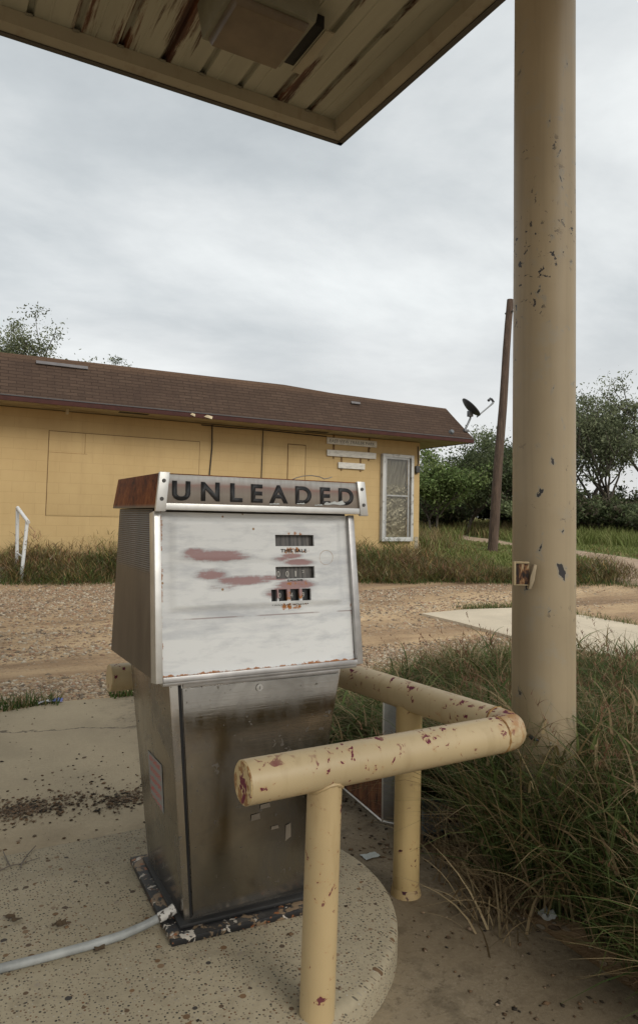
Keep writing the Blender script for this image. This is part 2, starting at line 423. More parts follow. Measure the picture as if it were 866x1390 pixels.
# loose gravel: stones, real geometry
def stones(name, P, size, cols, flat=.6, sub=0):
    n = len(P); base = np.array([[1, 0, 0], [-1, 0, 0], [0, 1, 0], [0, -1, 0], [0, 0, 1], [0, 0, -1], [.6, .6, .5], [-.6, -.6, .5]], float)[:6]
    f = np.array([[0, 2, 4], [2, 1, 4], [1, 3, 4], [3, 0, 4], [2, 0, 5], [1, 2, 5], [3, 1, 5], [0, 3, 5]])
    B = base[None] * (1 + rng.uniform(-.35, .35, (n, 6, 3))) * size[:, None, None]
    B[:, :, 2] *= flat
    an = rng.uniform(0, 6.28, n); c, s_ = np.cos(an)[:, None], np.sin(an)[:, None]
    st = rng.uniform(.7, 1.5, n)[:, None]
    X = B[:, :, 0] * st
    Q = np.stack([X * c - B[:, :, 1] * s_, X * s_ + B[:, :, 1] * c, B[:, :, 2]], -1) + P[:, None]
    Fq = (f[None] + (np.arange(n) * 6)[:, None, None]).reshape(-1, 3)
    return mesh_np(name, Q.reshape(-1, 3), Fq, np.repeat(cols, 6, 0))
def pal(n, stops):
    stops = np.array(stops); k = rng.integers(0, len(stops), n); j = rng.integers(0, len(stops), n); a = rng.uniform(0, 1, (n, 1))
    return stops[k] * a + stops[j] * (1 - a)
M_stone = tinted('stone', .85, 0)
P = []
while len(P) < 48000:
    v = 5.6 + 7.2 * rnd.random() ** 1.1; u = -3 + v * 1.15 * rnd.random() + rnd.random() * 4
    if v > front_line(u) + .4 or (u < 2.2 and v < 5.75): continue
    if mnoise.noise((u * .16, v * 1.2, 0)) * 1.4 + .30 < rnd.random() * .9: continue
    P.append((u, v, hgt(u, v)))
P = np.array(P)
tag(link('gravel', stones('gravel', P, .008 + .024 * rng.random(len(P)) ** 2.5, pal(len(P), [(.14, .11, .08), (.28, .195, .12), (.36, .27, .18), (.48, .41, .31), (.30, .18, .11)])), M_stone), kind='stuff')
# grit and leaf litter blown on to the slab
P = []
def scatter(cx, cy, r, n, z=0.0, sx=1, sy=1):
    for _ in range(n):
        a = rnd.uniform(0, 6.28); q = r * abs(rnd.gauss(0, .5))
        P.append((cx + math.cos(a) * q * sx, cy + math.sin(a) * q * sy, z))
c1 = on_z(30, 1100, 0); c2 = on_z(172, 1085, 0); c3 = on_z(110, 1080, 0)
scatter(c1.x, c1.y, .36, 1500, .004, 1, .5); scatter(c2.x, c2.y, .25, 800, .004, 1, .6); scatter(c3.x, c3.y, .9, 260, .003)
for c_ in [on_z(525, 1150, 0), on_z(560, 1140, 0), on_z(660, 1230, 0), on_z(620, 1180, 0)]: scatter(c_.x, c_.y, .22, 60, .003)
for _ in range(380):
    P.append((rnd.uniform(1.5, 1.99), rnd.uniform(.6, 3.0), .002))
scatter(1.95, 3.2, .3, 160, .004, .4, 3)
for _ in range(240):
    u = rnd.uniform(-.6, 1.9); v = rnd.uniform(3.1, 5.6); P.append((u, v, .002))
for _ in range(90):
    u = rnd.uniform(-.4, 1.4); v = rnd.uniform(1.75, 3.0); P.append((u, v, .102))
P = np.array(P)
P = P[(P[:, 0] < 2.0)]
P[:, 2] = np.where((P[:, 2] < .05) & (P[:, 1] < 3.1) & (P[:, 0] < .9) & (P[:, 1] > 1.6), .103, P[:, 2])
tag(link('grit', stones('grit', P, .0025 + .0085 * rng.random(len(P)) ** 2, pal(len(P), [(.03, .024, .018), (.09, .055, .03), (.18, .11, .06), (.26, .2, .14), (.04, .03, .02)]), .45), M_stone), kind='stuff')

# ------------------------------------------------------------------ grass
def blades(name, base, h, az, lean, curl, wid, cols, seg=4):
    n = len(base); t = np.linspace(0, 1, seg + 1)
    d = np.stack([np.cos(az), np.sin(az)], -1)
    out = (lean[:, None] * t + curl[:, None] * t ** 2.2) * h[:, None]
    zz = (t[None] * (1 - .42 * (curl[:, None]) * t[None] ** 1.6)) * h[:, None]
    ctr = np.stack([base[:, None, 0] + d[:, None, 0] * out, base[:, None, 1] + d[:, None, 1] * out, base[:, None, 2] + zz], -1)
    fa = az + rng.uniform(.7, 2.4, n); sd = np.stack([np.cos(fa), np.sin(fa), np.zeros(n)], -1)
    wt_ = wid[:, None] * (1 - .93 * t ** 1.3)[None]
    L = ctr - sd[:, None] * wt_[..., None] * .5; Rr = ctr + sd[:, None] * wt_[..., None] * .5
    Q = np.stack([L, Rr], 2).reshape(-1, 3)
    k = (np.arange(n) * (seg + 1) * 2)[:, None] + (np.arange(seg) * 2)[None]
    Fq = np.stack([k, k + 1, k + 3, k + 2], -1).reshape(-1, 4)
    return mesh_np(name, Q, Fq, np.repeat(cols, (seg + 1) * 2, 0))
M_grass = tinted('grass_blade', .75, .3)
GREEN = [(.055, .085, .022), (.085, .118, .032), (.12, .145, .045), (.068, .09, .026)]
BROWN = [(.21, .15, .065), (.27, .20, .09), (.16, .11, .05), (.14, .12, .05)]
STRAW = [(.34, .26, .14), (.26, .19, .10), (.20, .14, .075)]
# tall weeds round the column, right of the slab
def tuft_field(n, region, hfun, greenp, wid, leanr=(.1, .5), curlr=(.1, .8), per=9, spread=.07, greens=None):
    B = []; H = []; G = []
    while len(B) < n:
        q = region()
        if q is None: continue
        u, v = q; hh = hfun(u, v)
        for _ in range(per):
            a = rnd.uniform(0, 6.28); r_ = spread * abs(rnd.gauss(0, .7))
            x, y = u + r_ * math.cos(a), v + r_ * math.sin(a)
            B.append((x, y, hgt(x, y))); H.append(hh * rnd.uniform(.55, 1.15)); G.append(greenp(u, v) > rnd.random())
    B = np.array(B); n = len(B); H = np.array(H); G = np.array(G)
    cols = np.where(G[:, None], pal(n, greens or GREEN), np.where(rng.random((n, 1)) < .3, pal(n, STRAW), pal(n, BROWN)))
    return B, H, rng.uniform(0, 6.28, n), rng.uniform(*leanr, n), rng.uniform(*curlr, n), wid * rng.uniform(.6, 1.3, n), cols
COLUMN = Vector((2.315, 2.15, 0)); CR = .131
def reg_bed():
    u = 2.02 + 2.7 * rnd.random() ** 1.35; v = rnd.uniform(.7, 4.7)
    if u < 2.06 + .12 * mnoise.noise((v * 2, 1, 1)): return None
    if v > 5.5 - .35 * max(0, u - 2.6) - .25 * mnoise.noise((u * 2, 4, 0)): return None
    if (u - COLUMN.x) ** 2 + (v - COLUMN.y) ** 2 < (CR + .03) ** 2: return None
    if u < 2.40 and 2.28 < v < 2.95: return None
    if u < 2.30 and 2.9 < v < 3.4 and rnd.random() < .7: return None    # the scrap metal lies here
    return u, v
def h_bed(u, v):
    h = .66 + .16 * mnoise.noise((u * 1.3, v * 1.3, 5))
    h *= 1 - .42 * sm((v - 2.4) / .8) * sm((3.6 - u) / .8)
    h *= 1 - .35 * sm((v - 3.6) / .8)
    h *= .72 + .28 * sm((u - 2.0) / .5)
    if v < 1.6 and u < 2.5: h *= .8
    if (u - COLUMN.x) ** 2 + (v - COLUMN.y) ** 2 < .6 ** 2: h = max(h, .76)
    return h
wa = tuft_field(34000, reg_bed, h_bed, lambda u, v: .72 + .35 * mnoise.noise((u * .9, v * .9, 2)), .0085, (.04, .38), (.1, .9), 8, .06)
# short leaves along the stalks
m = 26000; pick = rng.integers(0, len(wa[0]), m)
lb = wa[0][pick] + rng.normal(0, .035, (m, 3)) * [1, 1, 0]; lb[:, 2] += wa[1][pick] * rng.uniform(.05, .8, m)
lvs = (lb, rng.uniform(.09, .24, m), rng.uniform(0, 6.28, m), rng.uniform(.3, 1.1, m), rng.uniform(.5, 1.7, m), rng.uniform(.006, .016, m), np.where(rng.random((m, 1)) < .66, wa[6][pick] * rng.uniform(.8, 1.25, (m, 1)), pal(m, STRAW)))
cat = [np.concatenate([a_, b_]) for a_, b_ in zip(wa, lvs)]
bl = blades('grass', *cat, seg=5)
tag(link('tall_weeds', bl, M_grass), kind='stuff')
# arching long stalks with seed heads, on top of the weeds
B = []
while len(B) < 520:
    q = reg_bed()
    if q and (q[1] < 3.0 or q[0] > 2.8): B.append((q[0], q[1], hgt(*q)))
B = np.array(B); n = len(B)
sh = np.array([1.25 * h_bed(x, y) for x, y, z in B]) * rng.uniform(.8, 1.15, n); sa = rng.uniform(0, 6.28, n); sl = rng.uniform(.05, .35, n); sc = rng.uniform(.1, .6, n)
main = (B, sh, sa, sl, sc, .0045 * np.ones(n), pal(n, STRAW + [(.13, .07, .04)]))
k_ = np.repeat(np.arange(n), 16); tq = rng.uniform(.78, 1.0, len(k_)); ho = (sl[k_] * tq + sc[k_] * tq ** 2.2) * sh[k_]      # seed heads feather the last fifth of each stalk
Hd = np.stack([B[k_, 0] + np.cos(sa[k_]) * ho, B[k_, 1] + np.sin(sa[k_]) * ho, B[k_, 2] + tq * (1 - .42 * sc[k_] * tq ** 1.6) * sh[k_]], -1); m = len(k_)
head = (Hd, rng.uniform(.012, .035, m), rng.uniform(0, 6.28, m), rng.uniform(.2, .8, m), rng.uniform(0, .6, m), rng.uniform(.003, .006, m), pal(m, [(.20, .10, .06), (.28, .17, .10), (.16, .08, .05)]))
stalks = blades('stalks', *[np.concatenate([a_, b_]) for a_, b_ in zip(main, head)], 6)
tag(link('dry_stalks', stalks, M_grass), kind='stuff')
# dead curled grass lying over the slab edge
B = []
for _ in range(520):
    c_ = rnd.choice([(640, 1180), (668, 1205), (610, 1150), (690, 1235), (655, 1150), (680, 1190), (700, 1215), (665, 1240)])
    p = on_z(c_[0] + rnd.gauss(0, 22), c_[1] + rnd.gauss(0, 22), 0)
    B.append((min(p.x, 2.15), p.y, .002))
B = np.array(B); n = len(B)
dead = blades('dead_grass', B, rng.uniform(.08, .26, n), rng.uniform(0, 6.28, n), rng.uniform(.2, .8, n), rng.uniform(.3, 1.2, n), rng.uniform(.004, .011, n), pal(n, [(.42, .33, .19), (.30, .22, .12), (.16, .11, .06), (.10, .075, .04)]), 5)
tag(link('dead_grass', dead, M_grass), kind='stuff')
# the bank of weeds before the store and the field behind
trk = [(p.x, p.y) for p in pp]
def near_track(u, v, r=.9):
    return any((u - a) ** 2 + (v - b) ** 2 < r * r for a, b in trk[::2])
def reg_bank():
    u = rnd.uniform(-2, 19); v = rnd.uniform(6, 17)
    f = front_line(u) + .35 * mnoise.noise((u * 1.1, 2, 2))
    if v < f: return None
    if u < 10.75 and v > 13.95: return None
    if v > f + (4.0 - 2.7 * sm((u - 9.0) / 2.0)) and u > 9.0: return None
    if near_track(u, v): return None
    if u < 1.25 and v > 12.2 and v < 13.9 and u > .3: return None
    return u, v
def h_bank(u, v):
    f = front_line(u)
    return (.22 + .24 * sm((v - f) / .9)) * (.85 + .9 * mnoise.noise((u * .9, v * .9, 1)))
def weed_bush(n_cl, region, hfun, per, bit, wid, rad, greenp, flat=1.0):
    B = []; H = []; K = []
    while len(B) < n_cl * per:
        q = region()
        if q is None: continue
        u, v = q; hh = hfun(u, v) * rnd.uniform(.6, 1.45); rr_ = rad * rnd.uniform(.6, 1.3); z0 = hgt(u, v)
        g_ = greenp(u, v) > rnd.random(); p1, p2 = (GREEN, BROWN) if g_ else (BROWN, STRAW if rnd.random() < .35 else GREEN)
        tone = rnd.uniform(.8, 1.2)
        for _ in range(per):
            a = rnd.uniform(0, 6.28); r_ = math.sqrt(rnd.random()); top = math.sqrt(max(0, 1 - r_ * r_ * .85)) * (.85 + .3 * rnd.random())
            B.append((u + r_ * rr_ * math.cos(a), v + r_ * rr_ * math.sin(a), z0 - .02 + hh * top * rnd.random() ** .6))
            H.append(bit * rnd.uniform(.6, 1.5)); c_ = rnd.choice(p1 if rnd.random() < .72 else p2); K.append([x * tone * rnd.uniform(.75, 1.25) for x in c_])
    B = np.array(B); n = len(B)
    return B, np.array(H), rng.uniform(0, 6.28, n), rng.uniform(.2, 1.6, n), rng.uniform(.0, .7, n), wid * rng.uniform(.6, 1.4, n), np.array(K)
bank = weed_bush(270, reg_bank, h_bank, 420, .13, .011, .5, lambda u, v: .30 + .5 * mnoise.noise((u * .5, v * .5, 7)))
thin = tuft_field(9000, reg_bank, h_bank, lambda u, v: .3, .014, (.05, .5), (.1, .9), 5, .16)
bank = [np.concatenate([a_, b_]) for a_, b_ in zip(bank, (thin[0], thin[1] * .9, *thin[2:]))]
tag(link('bank_weeds', blades('bank', *bank, seg=2), M_grass), kind='stuff')
# fringe of low green grass at the foot of the bank and along slab edges
B = []
for _ in range(5200):
    u = rnd.uniform(-2, 16); v = front_line(u) + rnd.gauss(-.05, .16) + .35 * mnoise.noise((u * 1.1, 2, 2))
    B.append((u, v, hgt(u, v)))
for _ in range(900):
    u = rnd.uniform(-.4, 1.75) ; v = 5.70 + rnd.gauss(0, .05)
    if mnoise.noise((u * 2.2, 0, 9)) > -.05: B.append((u, v, hgt(u, v)))
for a0, b0 in ((ap[1], ap[2]), (ap[2], ap[4])):
    for _ in range(420):
        p = a0.lerp(b0, rnd.random()); B.append((p.x + rnd.gauss(.1, .12), p.y + abs(rnd.gauss(0, .14)), hgt(p.x, p.y)))
B = np.array(B); n = len(B)
tag(link('low_grass', blades('low_grass', B, rng.uniform(.05, .16, n), rng.uniform(0, 6.28, n), rng.uniform(.1, .6, n), rng.uniform(.1, .6, n), np.full(n, .010), np.where(rng.random((n, 1)) < .75, pal(n, [(.07, .12, .025), (.05, .085, .02), (.10, .14, .04)]), pal(n, BROWN)), 3), M_grass), kind='stuff')
def reg_field():
    d_ = 12 + 50 * rnd.random() ** 1.3; a = R(29.2) + R(rnd.uniform(6, 29)) if rnd.random() < .9 else R(29.2) + R(rnd.uniform(-26, 6))
    u, v = math.sin(a) * d_, math.cos(a) * d_
    if v < front_line(u) + 1.5 and u < 20: return None
    if u < 11.0 and v > 9: return None
    if near_track(u, v, 1.0): return None
    return u, v
def h_field(u, v):
    d_ = math.hypot(u, v)
    return (.12 if (mnoise.noise((u * .10 + 3, v * .16, 4)) > .05 or u > v * .82) and d_ < 30 else .24 + .012 * min(d_, 40)) * (1 + .45 * mnoise.noise((u * .4, v * .4, 1)))
fld = tuft_field(52000, reg_field, h_field, lambda u, v: (.95 if u > v * .82 and math.hypot(u, v) < 32 else .5) + .9 * mnoise.noise((u * .10 + 3, v * .16, 4)), .045, (.05, .45), (.05, .5), 7, .4, [(.15, .185, .05), (.20, .225, .07), (.24, .24, .09), (.125, .15, .04)])
tag(link('field_grass', blades('field', *fld, seg=2), M_grass), kind='stuff')

# ------------------------------------------------------------------ trees
M_leaf = tinted('leaf', .6, .35)
M_bark = plain('bark', (.085, .07, .055), .9, 0, .35, 12)
def tree(name, base, H, spread, label, cat, group, leaf=.10, nleaf=9000, clear=.25, dens=1.0, palt=None, limbs=6, seed=1, squash=1.0, lean=0.0, leafr=.5):
    r = random.Random(seed); root = thing(name, label, cat, base, group)
    bm = new(); tips = []
    def grow(p, d, L, rad, lev):
        pts = [p]; q = p.copy(); dd = d.copy(); k = 4
        for i in range(k):
            dd = (dd + Vector((r.gauss(0, .16), r.gauss(0, .16), r.gauss(.04, .10)))).normalized()
            q = q + dd * (L / k); pts.append(q.copy())
            if lev >= 2: tips.append((q.copy(), lev))
        tube(bm, pts, [rad * (1 - .5 * i / k) for i in range(k + 1)], 6 if lev < 2 else 4, cap=False)
        if lev < 3:
            for _ in range(limbs if lev == 0 else r.randint(3, 4)):
                a = r.uniform(0, 6.28); el = r.uniform(.25, 1.05)
                nd = Vector((math.cos(a) * math.cos(el) * spread, math.sin(a) * math.cos(el) * spread, math.sin(el))).normalized()
                nd = (nd + dd * .35).normalized()
                st = pts[-1 - r.randint(0, 2)] if lev else pts[-1 - r.randint(0, 1)]
                grow(st, nd, L * r.uniform(.55, .85) * (1.0 if lev else lev0), rad * .55, lev + 1)
    lev0 = (1 - clear) / clear * .55 if clear < .45 else .8
    H0 = H * clear
    b0 = Vector(base)
    for s_ in range(r.randint(1, 2)):
        grow(b0 + Vector((r.uniform(-.1, .1), r.uniform(-.1, .1), -.1)), Vector((r.gauss(lean, .15), r.gauss(0, .12), 1)).normalized(), H0, H * .017, 0)
    zs = max(t_[0].z for t_ in tips) - b0.z
    k = H / zs
    for v_ in bm.verts: v_.co = b0 + Vector(((v_.co.x - b0.x) * k * squash, (v_.co.y - b0.y) * k * squash, (v_.co.z - b0.z) * k))
    tp = np.array([[(t_[0].x - b0.x) * k * squash + b0.x, (t_[0].y - b0.y) * k * squash + b0.y, (t_[0].z - b0.z) * k + b0.z] for t_ in tips])
    obj('trunk', bm, M_bark, root, smooth=60)
    g = np.random.default_rng(seed)
    # leaves gather in sprays round the twig tips; each spray is a light or dark one
    keep = g.random(len(tp)) < dens; tp = tp[keep]
    w_ = g.random(len(tp)) ** 1.5 + .1
    ci = g.choice(len(tp), nleaf, p=w_ / w_.sum()); sp = g.uniform(.55, 1.35, len(tp)) * leafr * H / 8
    C_ = tp[ci] + g.normal(0, 1, (nleaf, 3)) * sp[ci][:, None] * np.array([1, 1, .62])
    C_ = C_[C_[:, 2] > b0.z + .12]; m = len(C_); ci = ci[:m]
    a = g.normal(0, 1, (m, 3)); a /= np.linalg.norm(a, axis=1)[:, None]; b2 = np.cross(a, g.normal(0, 1, (m, 3))); b2 /= np.linalg.norm(b2, axis=1)[:, None]
    sz = leaf * g.uniform(.55, 1.4, (m, 1))
    Q = np.stack([C_ - a * sz, C_ + b2 * sz * .42, C_ + a * sz, C_ - b2 * sz * .42], 1)
    pc = np.array(palt or [(.035, .055, .018), (.055, .08, .026), (.075, .10, .035), (.028, .042, .016)])
    cc = pc[g.integers(0, len(pc), len(tp))][ci] * g.uniform(.7, 1.35, (m, 1))
    me = mesh_np('crown', Q.reshape(-1, 3), np.arange(m * 4).reshape(-1, 4), np.repeat(cc, 4, 0))
    link('crown', me, M_leaf, root)
    return root
OLIVE = [(.13, .15, .08), (.18, .20, .11), (.215, .235, .135), (.10, .115, .062)]
BRIGHT = [(.12, .175, .055), (.16, .22, .07), (.19, .235, .09), (.09, .12, .04)]
DARK = [(.095, .12, .055), (.13, .155, .072), (.16, .19, .09), (.072, .09, .042)]
tree('mesquite_tree', along(818, 40), 8.9, 1.15, 'tall airy mesquite with open feathery crown right of the steel column', 'tree', 'trees along the field edge', .085, 20000, .20, .75, OLIVE, 6, 11, .78, leafr=.30)
tree('mesquite_tree', along(905, 41), 9.6, 1.2, 'airy mesquite cut off by the right edge of the photo', 'tree', 'trees along the field edge', .085, 20000, .20, .75, OLIVE, 6, 15, .9, leafr=.30)
tree('round_tree', along(636, 36), 5.0, 1.6, 'dense dark round tree behind the dish, touching the leaning pole', 'tree', 'trees along the field edge', .08, 24000, .22, 1, DARK, 7, 21, 1.15, leafr=.45)
tree('bright_tree', along(590, 33), 4.6, 1.4, 'brighter green small tree showing beside the store corner', 'tree', 'trees along the field edge', .075, 17000, .25, 1, BRIGHT, 6, 23, 1.0, leafr=.42)
tree('round_tree', along(697, 42), 5.6, 1.5, 'dark green tree between the leaning pole and the steel column', 'tree', 'trees along the field edge', .085, 20000, .22, 1, DARK, 6, 26, 1.1, leafr=.55)
tree('mesquite_tree', along(4, 27), 8.25, 1.3, 'grey green tree rising above the left end of the roof', 'tree', None, .055, 34000, .3, 1, OLIVE, 7, 31, .58, leafr=.24)
tree('mesquite_tree', along(118, 28), 6.7, 1.0, 'small treetop just peeking over the roof beside the larger one', 'tree', None, .05, 12000, .45, 1, OLIVE, 4, 33, .33, leafr=.18)
BR = ['low dark brush tangled along the far edge of the field']
for i in range(13):
    px = 560 + i * 28 + rnd.uniform(-8, 8)
    tree('field_shrub', along(px, 39 + rnd.uniform(-3, 6)), rnd.uniform(2.0, 3.0), 1.8, BR[0], 'shrub', 'brush along the far field edge', .10, 7000, .18, 1, DARK + [(.13, .11, .075)], 6, 50 + i, 1.5, leafr=.6)

# ------------------------------------------------------------------ fuel pump
pump = thing('fuel_pump', 'old white and stainless fuel pump lettered UNLEADED on concrete island', 'fuel pump', (1.05, 2.5, .1))
IZ = .1
# skirt plate
bm = new(); prism(bm, [(.725, 2.18, IZ), (1.30, 2.14, IZ), (1.32, 2.74, IZ), (.745, 2.775, IZ)], (0, 0, .022), .006)
t = NT('flaking_black_paint', .55); co = t.coord()
f1 = t.noise(co, 17, 5, .6, .5)
col = t.mix(t.rng(f1, .54, .57), (.014, .014, .015), (.20, .14, .085)); col = t.mix(t.rng(t.noise(co, 26, 3, .6, .4), .60, .63), col, (.46, .42, .36)); col = t.mix(t.rng(t.noise(co, 31, 3), .62, .66), col, (.25, .09, .03))
t.bump(f1, .5, .006)
obj('base_plate', bm, t.fin(col, .5), pump)
bm = new(); prism(bm, [(.765, 2.222, .123), (1.245, 2.19, .123), (1.262, 2.71, .123), (.78, 2.725, .123)], (0, 0, .012), .004)
obj('plinth', bm, M_black, pump)
# lower cabinet: tapers to the foot
cb = [(.785, 2.242, .133), (1.222, 2.225, .133), (1.232, 2.68, .133), (.792, 2.69, .133)]
ct = [(.722, 2.288, .905), (1.385, 2.272, .905), (1.385, 2.80, .905), (.722, 2.80, .905)]
def cab(sx, z):                      # a point on the front of the cabinet: sx 0..1 across, z height
    k = (z - .133) / (.905 - .133)
    L = Vector(cb[0]).lerp(Vector(ct[0]), k); Rr = Vector(cb[1]).lerp(Vector(ct[1]), k)
    return L.lerp(Rr, sx)
bm = new(); hexa(bm, cb + ct, .006)
obj('cabinet', bm, M_steel, pump)
fn = (cab(1, .5) - cab(0, .5)).cross(cab(.5, .9) - cab(.5, .2)).normalized()
if fn.y > 0: fn = -fn
bm = new()
q = [cab(.065, .145), cab(.985, .145), cab(.985, .872), cab(.065, .872)]
prism(bm, [p + fn * .002 for p in q], fn * .007, .002)
door = obj('access_door', bm, M_steel_front, pump)
bm = new(); q = [cab(.046, .14), cab(.063, .14), cab(.063, .9), cab(.046, .9)]
prism(bm, [p + fn * .0005 for p in q], fn * .0015)
obj('door_gap', bm, M_dark, pump)
bm = new(); q = [cab(.07, .874), cab(.98, .874), cab(.98, .889), cab(.07, .889)]
prism(bm, [p + fn * .001 for p in q], fn * .008, .002)
obj('door_rail', bm, M_alu_dull, pump)
lk = on_plane(352, 933, cab(.5, .5) + fn * .01, fn)
bm = new(); disc(bm, lk - fn * .001, fn, .0135, .012, .006); disc(bm, lk + fn * .005, fn, .007, .006, .003)
lock = obj('lock', bm, M_alu, door)
bm = new(); u_ = Vector((1, 0, 0)); prism(bm, [lk + fn * .0085 + Vector((-.001, 0, -.005)), lk + fn * .0085 + Vector((.001, 0, -.005)), lk + fn * .0085 + Vector((.001, 0, .005)), lk + fn * .0085 + Vector((-.001, 0, .005))], fn * .0006)
obj('keyhole', bm, M_dark, door)
# old tape marks and flecks on the door
tape = plain('old_tape', (.17, .14, .105), .5)
for px, py, w_, h_ in [(346, 1108, .018, .011), (359, 1093, .02, .008), (390, 1130, .011, .035), (372, 1122, .015, .006)]:
    c_ = on_plane(px, py, q[0], fn); c_ = c_ + fn * (.0098 - (c_ - cab(.5, .5)).dot(fn))
    bm = new(); prism(bm, [c_ + Vector((-w_, 0, -h_)), c_ + Vector((w_, 0, -h_ * .8)), c_ + Vector((w_ * .8, 0, h_)), c_ + Vector((-w_ * .9, 0, h_ * .8))], fn * .0004)
    obj('tape_remnant', bm, tape, door)
# red lettered sticker on the left side of the cabinet
sn = (Vector(ct[3]) - Vector(cb[0])).cross(Vector(cb[3]) - Vector(cb[0])).normalized()
if sn.x > 0: sn = -sn
st_pts = [on_plane(x, y, Vector(cb[0]), sn) for x, y in [(201, 1018), (220, 1039), (223, 1105), (206, 1077)]]
def side_pt(p):
    for _ in range(4):
        k = (p.z - .133) / (.905 - .133); f0, f1 = Vector(cb[0]).lerp(Vector(ct[0]), k), Vector(cb[3]).lerp(Vector(ct[3]), k)
        s_ = (p.y - f0.y) / (f1.y - f0.y); q_ = f0.lerp(f1, s_); p = on_plane_pt(p, q_)
    return p
def on_plane_pt(p, q_):
    r = p - EYE; return EYE + r * ((q_.x - EYE.x) / r.x)
st_pts = [side_pt(p) for p in st_pts]
bm = new(); prism(bm, [p + sn * .0003 for p in st_pts], sn * .0006)
t = NT('warning_sticker', .5); g = t.coord('Generated')
gx = t.sep(g); rows = t.math('SINE', t.math('MULTIPLY', gx[2], 30.0)); brk = t.noise(t.coord('Generated', (1, 6, 18)), 3, 2)
mk = t.math('MULTIPLY', t.rng(rows, -.3, .1), t.rng(brk, .46, .50)); mk = t.math('MULTIPLY', mk, t.rng(t.math('ABSOLUTE', t.math('SUBTRACT', gx[1], .5)), .40, .36))
obj('sticker', bm, t.fin(t.mix(mk, (.22, .22, .205), (.40, .07, .06))), pump)
# meter head
HB, HT = .90, 1.472
hb = [(.678, 2.312, HB), (1.462, 2.308, HB), (1.462, 2.90, HB), (.672, 2.90, HB)]
ht = [(.678, 2.388, HT), (1.455, 2.384, HT), (1.455, 2.84, HT), (.672, 2.84, HT)]
bm = new(); hexa(bm, hb + ht, .004)
t = NT('louvred_brown_steel', .45, .75); z = t.sep(t.coord())[2]
lv = t.math('SINE', t.math('MULTIPLY', z, 840.0)); up_ = t.rng(t.sep(t.coord('Generated'))[2], .60, .64)
n_ = t.noise(t.coord(scale=(3, 3, .8)), 4, 4)
col = t.mix(t.rng(n_, .3, .7), (.13, .108, .085), (.19, .16, .125)); col = t.mix(t.math('MULTIPLY', t.rng(lv, -.2, .4), t.math('MULTIPLY', up_, .35)), col, (.05, .042, .034))
t.bump(t.math('MULTIPLY', t.math('ADD', lv, 1), up_), .5, .003)
obj('side_panel', bm, t.fin(col), pump)
A = lambda u, k, d=0: Vector((u, (2.262 + .082 * k) - d, HB + (HT - HB) * k)) # a point on the sloped front plane, d towards the street
fnm = Vector((0, -(HT - HB), .082)).normalized()
def on_face(px, py, d=0.0): return on_plane(px, py, A(1, 0) + fnm * d, fnm)
def plate(bm, pts, d0, d1, bev=0): prism(bm, [p + fnm * d0 for p in pts], fnm * (d1 - d0), bev)
# trim round the dial: two uprights, a sill below
lo, ro = .671, 1.471
def strip(bm, u0a, u1a, k0, u0b, u1b, k1, d0, d1, bev=.0015):
    plate(bm, [A(u0a, k0), A(u1a, k0), A(u1b, k1), A(u0b, k1)], d0, d1, bev)
bm = new()
strip(bm, lo, lo + .024, 0, lo - .002, lo + .020, .985, -.052, .006)
obj('trim', bm, M_alu, pump)
bm = new(); strip(bm, ro - .026, ro, 0, ro - .030, ro - .004, .985, -.052, .006); obj('trim', bm, M_alu_dull, pump)
bm = new(); strip(bm, lo + .0245, ro - .0265, 0, lo + .0245, ro - .0265, .030, -.05, .008)
box(bm, (lo + .025, 2.262, HB - .012), (ro - .027, 2.34, HB - .001), .002)
obj('sill_trim', bm, M_alu_dull, pump)
# dial face
fl, fr = lo + .022, ro - .028
WIN = [[(372, 726), (424, 726), (424.5, 741), (372.5, 741)], [(373, 769), (425.5, 768.5), (426, 784), (374, 784.5)]]
SLOT = [[(367.5, 800), (375, 800), (375, 815.5), (367.5, 816)], [(377.5, 799.5), (388.5, 799.5), (388.5, 815), (377.5, 815.5)], [(393.5, 799), (405, 799), (405, 814.5), (393.5, 815)], [(409.5, 798.5), (420.5, 798.5), (420.5, 814), (409.5, 814.5)]]
def to_uk(p): return (p.x, (p.z - HB) / (HT - HB))
holes = []
for qd in WIN + SLOT:
    pts = [to_uk(on_face(x, y, -.012)) for x, y in qd]
    holes.append((min(p[0] for p in pts), max(p[0] for p in pts), min(p[1] for p in pts), max(p[1] for p in pts)))
def gen(u0, u1, k0, k1):               # a window's centre and half size in the dial's own 0..1 frame
    a_, b_ = (u0 - fl) / (fr - fl), (u1 - fl) / (fr - fl); c_, d_ = (k0 - .03) / .955, (k1 - .03) / .955
    return (a_ + b_) / 2, (c_ + d_) / 2, (b_ - a_) / 2, (d_ - c_) / 2
t = NT('scuffed_white_enamel', .38, 0, .5); g = t.coord('Generated'); co = t.coord()
gx = t.sep(g)
smear = t.noise(t.coord(scale=(1.3, 1, 6)), 2.6, 6, .6, .1); wob = t.noise(t.coord(scale=(1, 1, 3)), 9, 5, .65)
col = t.mix(t.rng(smear, .50, .70, 0, .75), (.78, .79, .78), (.46, .48, .51))
col = t.mix(t.math('MULTIPLY', t.rng(wob, .52, .72), .35), col, (.36, .38, .40))
red = None; G0, G1, G2 = gen(*holes[0]), gen(*holes[1]), gen(holes[2][0], holes[5][1], holes[5][2], holes[2][3])
brush = t.math('ADD', t.math('MULTIPLY', t.noise(t.coord(scale=(2.2, 1, 22)), 3.2, 6, .72, .3), .65), t.math('MULTIPLY', t.noise(co, 46, 4, .7), .35))
